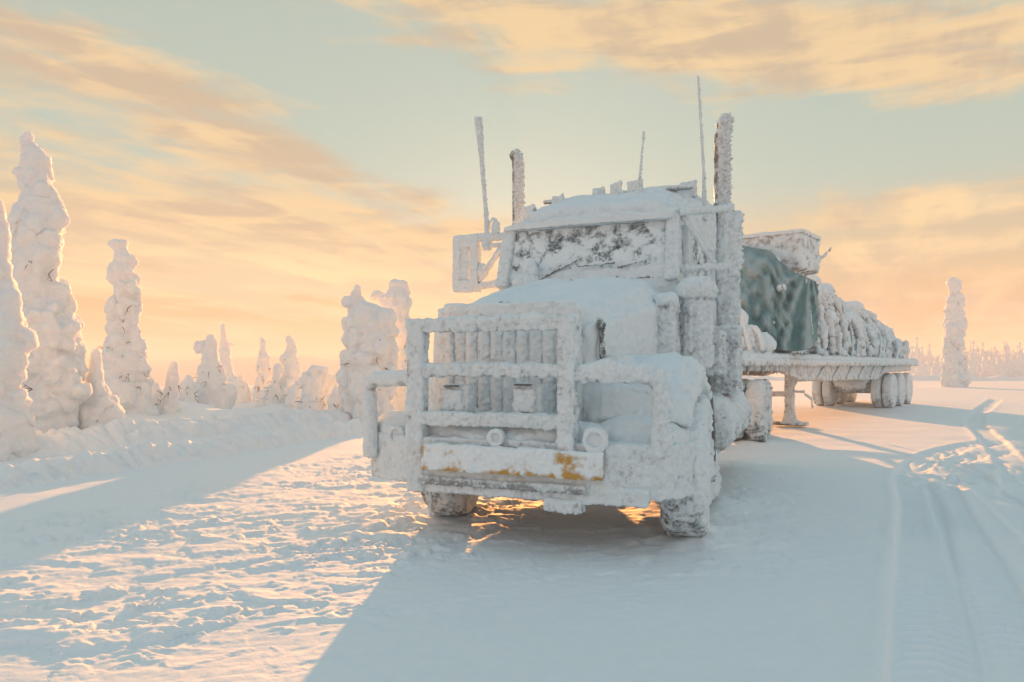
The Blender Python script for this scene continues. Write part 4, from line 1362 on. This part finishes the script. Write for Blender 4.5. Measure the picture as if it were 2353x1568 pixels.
build_tree('slender snow-laden spruce with a bent twiggy top, second tallest on the left', 17.0,
           [(558, 256, 296), (580, 264, 298), (605, 262, 314), (637, 246, 314), (665, 258, 326), (695, 254, 314), (716, 246, 326), (753, 248, 320), (790, 240, 326), (832, 232, 338), (874, 228, 346), (910, 227, 350), (970, 230, 346)],
           [(262, 562, 9, 6), (252, 640, 9, 8), (320, 670, 10, 10)], seed=8, vox=0.034, amp=0.13, twig=22)
build_tree('small rounded snow-covered spruce just right of the slender spruce', 18.0,
           [(842, 392, 408), (856, 387, 413), (872, 384, 415), (895, 376, 414), (918, 366, 408), (958, 356, 410)], seed=9, vox=0.04, twig=10)
build_tree('snow-laden spruce with a drooping knob on the left of its head', 21.0,
           [(774, 478, 492), (785, 473, 499), (812, 469, 500), (836, 467, 508), (859, 459, 512), (889, 453, 520), (918, 440, 526), (960, 432, 532)], [(457, 799, 13, 15), (465, 793, 10, 8)], seed=12, vox=0.042, twig=16)
build_tree('thin snow-laden spruce with a pointed spur, right behind the knob-headed one', 24.0,
           [(750, 508, 518), (775, 506, 520), (792, 506, 526), (815, 506, 529), (839, 509, 533), (859, 511, 538), (889, 514, 560), (918, 518, 572), (962, 518, 578)], [(533, 792, 6, 3)], seed=13, vox=0.045, twig=10)
build_tree('narrow pointed snow-laden spruce in the middle of the left skyline', 23.0,
           [(785, 599, 611), (801, 598, 611), (824, 594, 617), (845, 592, 622), (868, 590, 617), (895, 584, 614), (921, 579, 617), (962, 573, 625)], seed=15, vox=0.042, twig=14)
build_tree('small mushroom-headed snow tree between two pointed spruces', 21.5,
           [(841, 632, 646), (850, 625, 652), (862, 626, 646), (874, 625, 641), (889, 617, 646), (947, 611, 650)], seed=16, vox=0.042, twig=10)
build_tree('knobbly snow-laden spruce with a forked tip, right of the mushroom-headed tree', 22.0,
           [(777, 658, 667), (785, 660, 676), (797, 660, 678), (814, 658, 681), (827, 650, 681), (848, 653, 684), (872, 649, 693), (897, 643, 696), (950, 640, 702)], [(653, 826, 7, 9), (688, 850, 5, 12)], seed=18, vox=0.042, twig=16)
build_tree('low dome-shaped snow-covered tree left of the big rounded pair', 20.0,
           [(845, 716, 750), (856, 708, 760), (877, 695, 777), (903, 690, 780), (950, 690, 782)], [(735, 851, 24, 8), (768, 876, 12, 14)], seed=19, vox=0.04, twig=18)
for lab, dd, pf, sd in (
        ('low snow-buried bush between the small rounded spruce and the knob-headed one', 20.0, [(868, 424, 440), (880, 418, 446), (905, 408, 452), (955, 400, 456)], 61),
        ('low snow-buried bush right of the spur-topped spruce', 23.0, [(862, 548, 556), (880, 540, 562), (905, 532, 572), (955, 524, 580)], 62),
        ('low snow-buried bush between the slender spruce and the small rounded one', 18.5, [(884, 352, 364), (900, 344, 372), (920, 336, 380), (962, 330, 384)], 64),
        ('low snow-buried bush at the foot of the narrow pointed spruce', 22.0, [(888, 622, 640), (904, 606, 650), (925, 596, 658), (955, 588, 664)], 65),
        ('low snow-buried bush between the dome-shaped tree and the big rounded one', 19.2, [(886, 770, 786), (902, 762, 794), (925, 755, 800), (955, 750, 804)], 66),
        ('wide snow-buried bush joining the forked-tip tree to the dome-shaped one', 21.0, [(878, 690, 706), (892, 676, 716), (915, 664, 722), (955, 655, 728)], 63)):
    build_tree(lab, dd, pf, seed=sd, vox=0.045, name='snow_buried_bush', cat='bush', twig=8, group='snow-buried bushes left of the road')
build_tree('big rounded snow-laden tree with a small bent head, beside the truck', 18.5,
           [(660, 812, 830), (672, 808, 833), (690, 796, 830), (702, 803, 850), (712, 802, 876), (732, 792, 894), (752, 799, 908), (777, 800, 912), (801, 791, 912), (830, 784, 908), (857, 785, 900), (903, 781, 898), (950, 781, 900)],
           [(800, 695, 12, 11), (793, 745, 6, 16), (838, 715, 26, 16)], seed=22, vox=0.034, amp=0.10, twig=16)
build_tree('hook-headed snow-laden tree standing behind the big rounded one', 20.0,
           [(652, 892, 926), (662, 886, 934), (681, 878, 939), (701, 876, 942), (722, 889, 943), (742, 905, 940), (771, 911, 945), (803, 911, 948), (853, 903, 950), (918, 898, 950), (950, 898, 952)], [(868, 676, 16, 11), (860, 684, 7, 12), (880, 690, 14, 18)], seed=24, vox=0.036, amp=0.10, twig=18)
build_tree('lone tall snow-laden spruce standing beyond the trailer on the right', 46.0,
           [(641, 2184, 2198), (650, 2178, 2204), (660, 2178, 2208), (672, 2184, 2206), (686, 2175, 2214), (704, 2173, 2212), (726, 2175, 2212), (746, 2174, 2219), (766, 2170, 2212), (786, 2167, 2214), (806, 2169, 2212), (826, 2168, 2216), (866, 2170, 2221)],
           [(2168, 716, 5, 3), (2205, 651, 5, 5)], seed=28, vox=0.06, group=None, twig=40, amp=0.24)

# ------------------------------------------------------------------ far wood on the right
def far_tree_mesh(seed, h, slim):
    rr = random.Random(seed)
    mb = MB()
    z = 0.0
    while z < h:
        f = z / h
        w = (0.10 + slim * (1 - f) ** 0.8) * (0.8 + 0.4 * rr.random())
        for i in range(3):
            a = rr.uniform(0, 6.28)
            mb.ell((w * 0.35 * math.cos(a), w * 0.35 * math.sin(a), z), (w * 0.75, w * 0.75, max(0.2, w * 0.55)), 8, 6)
        z += 0.22
    mb.tube([(0, 0, h - 0.5), (0.04, 0, h + 0.35)], [0.09, 0.03], 5)
    me = vox_mesh(mb.mesh('t'), 0.20)
    V, N = get_vn(me)
    b = billow(V * 1.9 + seed * 3.3, 3, 0.55)
    set_v(me, V + N * (0.28 * (b - 0.35))[:, None])
    fr = 0.45 + 0.8 * (b - 0.3) + 0.2 * N[:, 2] + 0.3 * fbm(V * 2.0 + seed, 2)
    at = me.attributes.new('frost', 'FLOAT', 'POINT')
    at.data.foreach_set('value', fr.astype(np.float32))
    shade_smooth(me)
    return me


M['fartree'] = frost_mat('far_wood_crown', (0.24, 0.22, 0.21), 0.58, 0.9, 0.0, 2.2, (0.80, 0.84, 0.86), 0.5)
FT = [far_tree_mesh(40 + i, h, s) for i, (h, s) in enumerate(((2.6, 0.55), (3.1, 0.45), (2.0, 0.75), (3.5, 0.38), (2.4, 0.5), (1.6, 0.85)))]
for m_ in FT:
    m_.materials.append(M['fartree'])
_r = random.Random(77)


def far_z(x, y):
    return float(ground_height(np.array([x]), np.array([y]))[0])


# front row, one by one
front = [(2118, 84, 2, 1.0), (2135, 88, 4, 1.0), (2152, 80, 0, 0.9), (2232, 86, 4, 1.05), (2247, 90, 3, 1.0), (2262, 86, 1, 0.85), (2281, 88, 0, 1.0), (2296, 84, 4, 1.1), (2312, 90, 1, 1.0), (2328, 86, 3, 0.9), (2345, 84, 1, 1.0)]
ORD = ('first', 'second', 'third', 'fourth', 'fifth', 'sixth', 'seventh', 'eighth', 'ninth', 'tenth', 'eleventh')
for q_, (px, dd, k, s) in enumerate(front):
    x = (px - CXD) / FOC * dd
    o = bpy.data.objects.new('frosted_tree', FT[k])
    COL.objects.link(o)
    o.location = (x, dd, far_z(x, dd) - 0.1)
    o.scale = (s, s, s)
    o.rotation_euler = (0, 0, _r.uniform(0, 6.28))
    tag(o, ('pale frosted tree of the far wood, %s from the trailer end toward the right edge' % ORD[q_]), 'tree', 'front row of the far wood')


def far_wood():
    Vs, Qs = [], []
    base = []
    for me in FT:
        V, N = get_vn(me)
        n = len(me.polygons)
        Lp = np.empty(len(me.loops), np.int32); me.loops.foreach_get('vertex_index', Lp)
        at = np.empty(len(V), np.float32); me.attributes['frost'].data.foreach_get('value', at)
        base.append((V, Lp.reshape(-1, 4), at))
    off = 0
    As = []
    for i in range(400):
        px = 2085 + (i / 400.0) ** 1.0 * 900 + _r.uniform(-15, 15)
        dd = _r.uniform(92, 118)
        V, Q, at = base[_r.randrange(6)]
        s = _r.uniform(1.0, 1.5); a = _r.uniform(0, 6.28)
        x = (px - CXD) / FOC * dd
        R = np.array(((math.cos(a), -math.sin(a), 0), (math.sin(a), math.cos(a), 0), (0, 0, 1)))
        Vs.append(V @ R.T * s + np.array((x, dd, far_z(x, dd) - 0.1)))
        Qs.append(Q + off); As.append(at)
        off += len(V)
    V = np.concatenate(Vs); Q = np.concatenate(Qs)
    me = bpy.data.meshes.new('far_wood')
    me.vertices.add(len(V)); me.vertices.foreach_set('co', V.astype(np.float32).ravel())
    me.loops.add(Q.size); me.loops.foreach_set('vertex_index', Q.astype(np.int32).ravel())
    me.polygons.add(len(Q))
    me.polygons.foreach_set('loop_start', np.arange(0, Q.size, 4, dtype=np.int32))
    me.polygons.foreach_set('loop_total', np.full(len(Q), 4, np.int32))
    me.update(calc_edges=True)
    at = me.attributes.new('frost', 'FLOAT', 'POINT')
    at.data.foreach_set('value', np.concatenate(As))
    shade_smooth(me)
    put('far_wood', me, M['fartree'], None, 'hazy frosted wood along the horizon on the right', 'wood', None, 'stuff')


far_wood()

# ------------------------------------------------------------------ ice haze in the air
def build_haze():
    mb = MB(); rbox(mb, -450, 450, -450, 450, -12, 9.6)
    me = mb.mesh('haze')
    m = bpy.data.materials.new('ice_haze')
    m.use_nodes = True
    t = NT(m.node_tree)
    pv = t.n('ShaderNodeVolumePrincipled')
    pv.inputs['Color'].default_value = (0.93, 0.89, 0.85, 1)
    pv.inputs['Density'].default_value = HAZE_D
    pv.inputs['Anisotropy'].default_value = 0.0
    o = t.n('ShaderNodeOutputMaterial')
    t.t.links.new(pv.outputs[0], o.inputs['Volume'])
    put('haze', me, m, None, 'thin ice haze filling the air', 'haze', None, 'stuff')


HAZE_D = 0.0055
if HAZE_D > 0:
    build_haze()
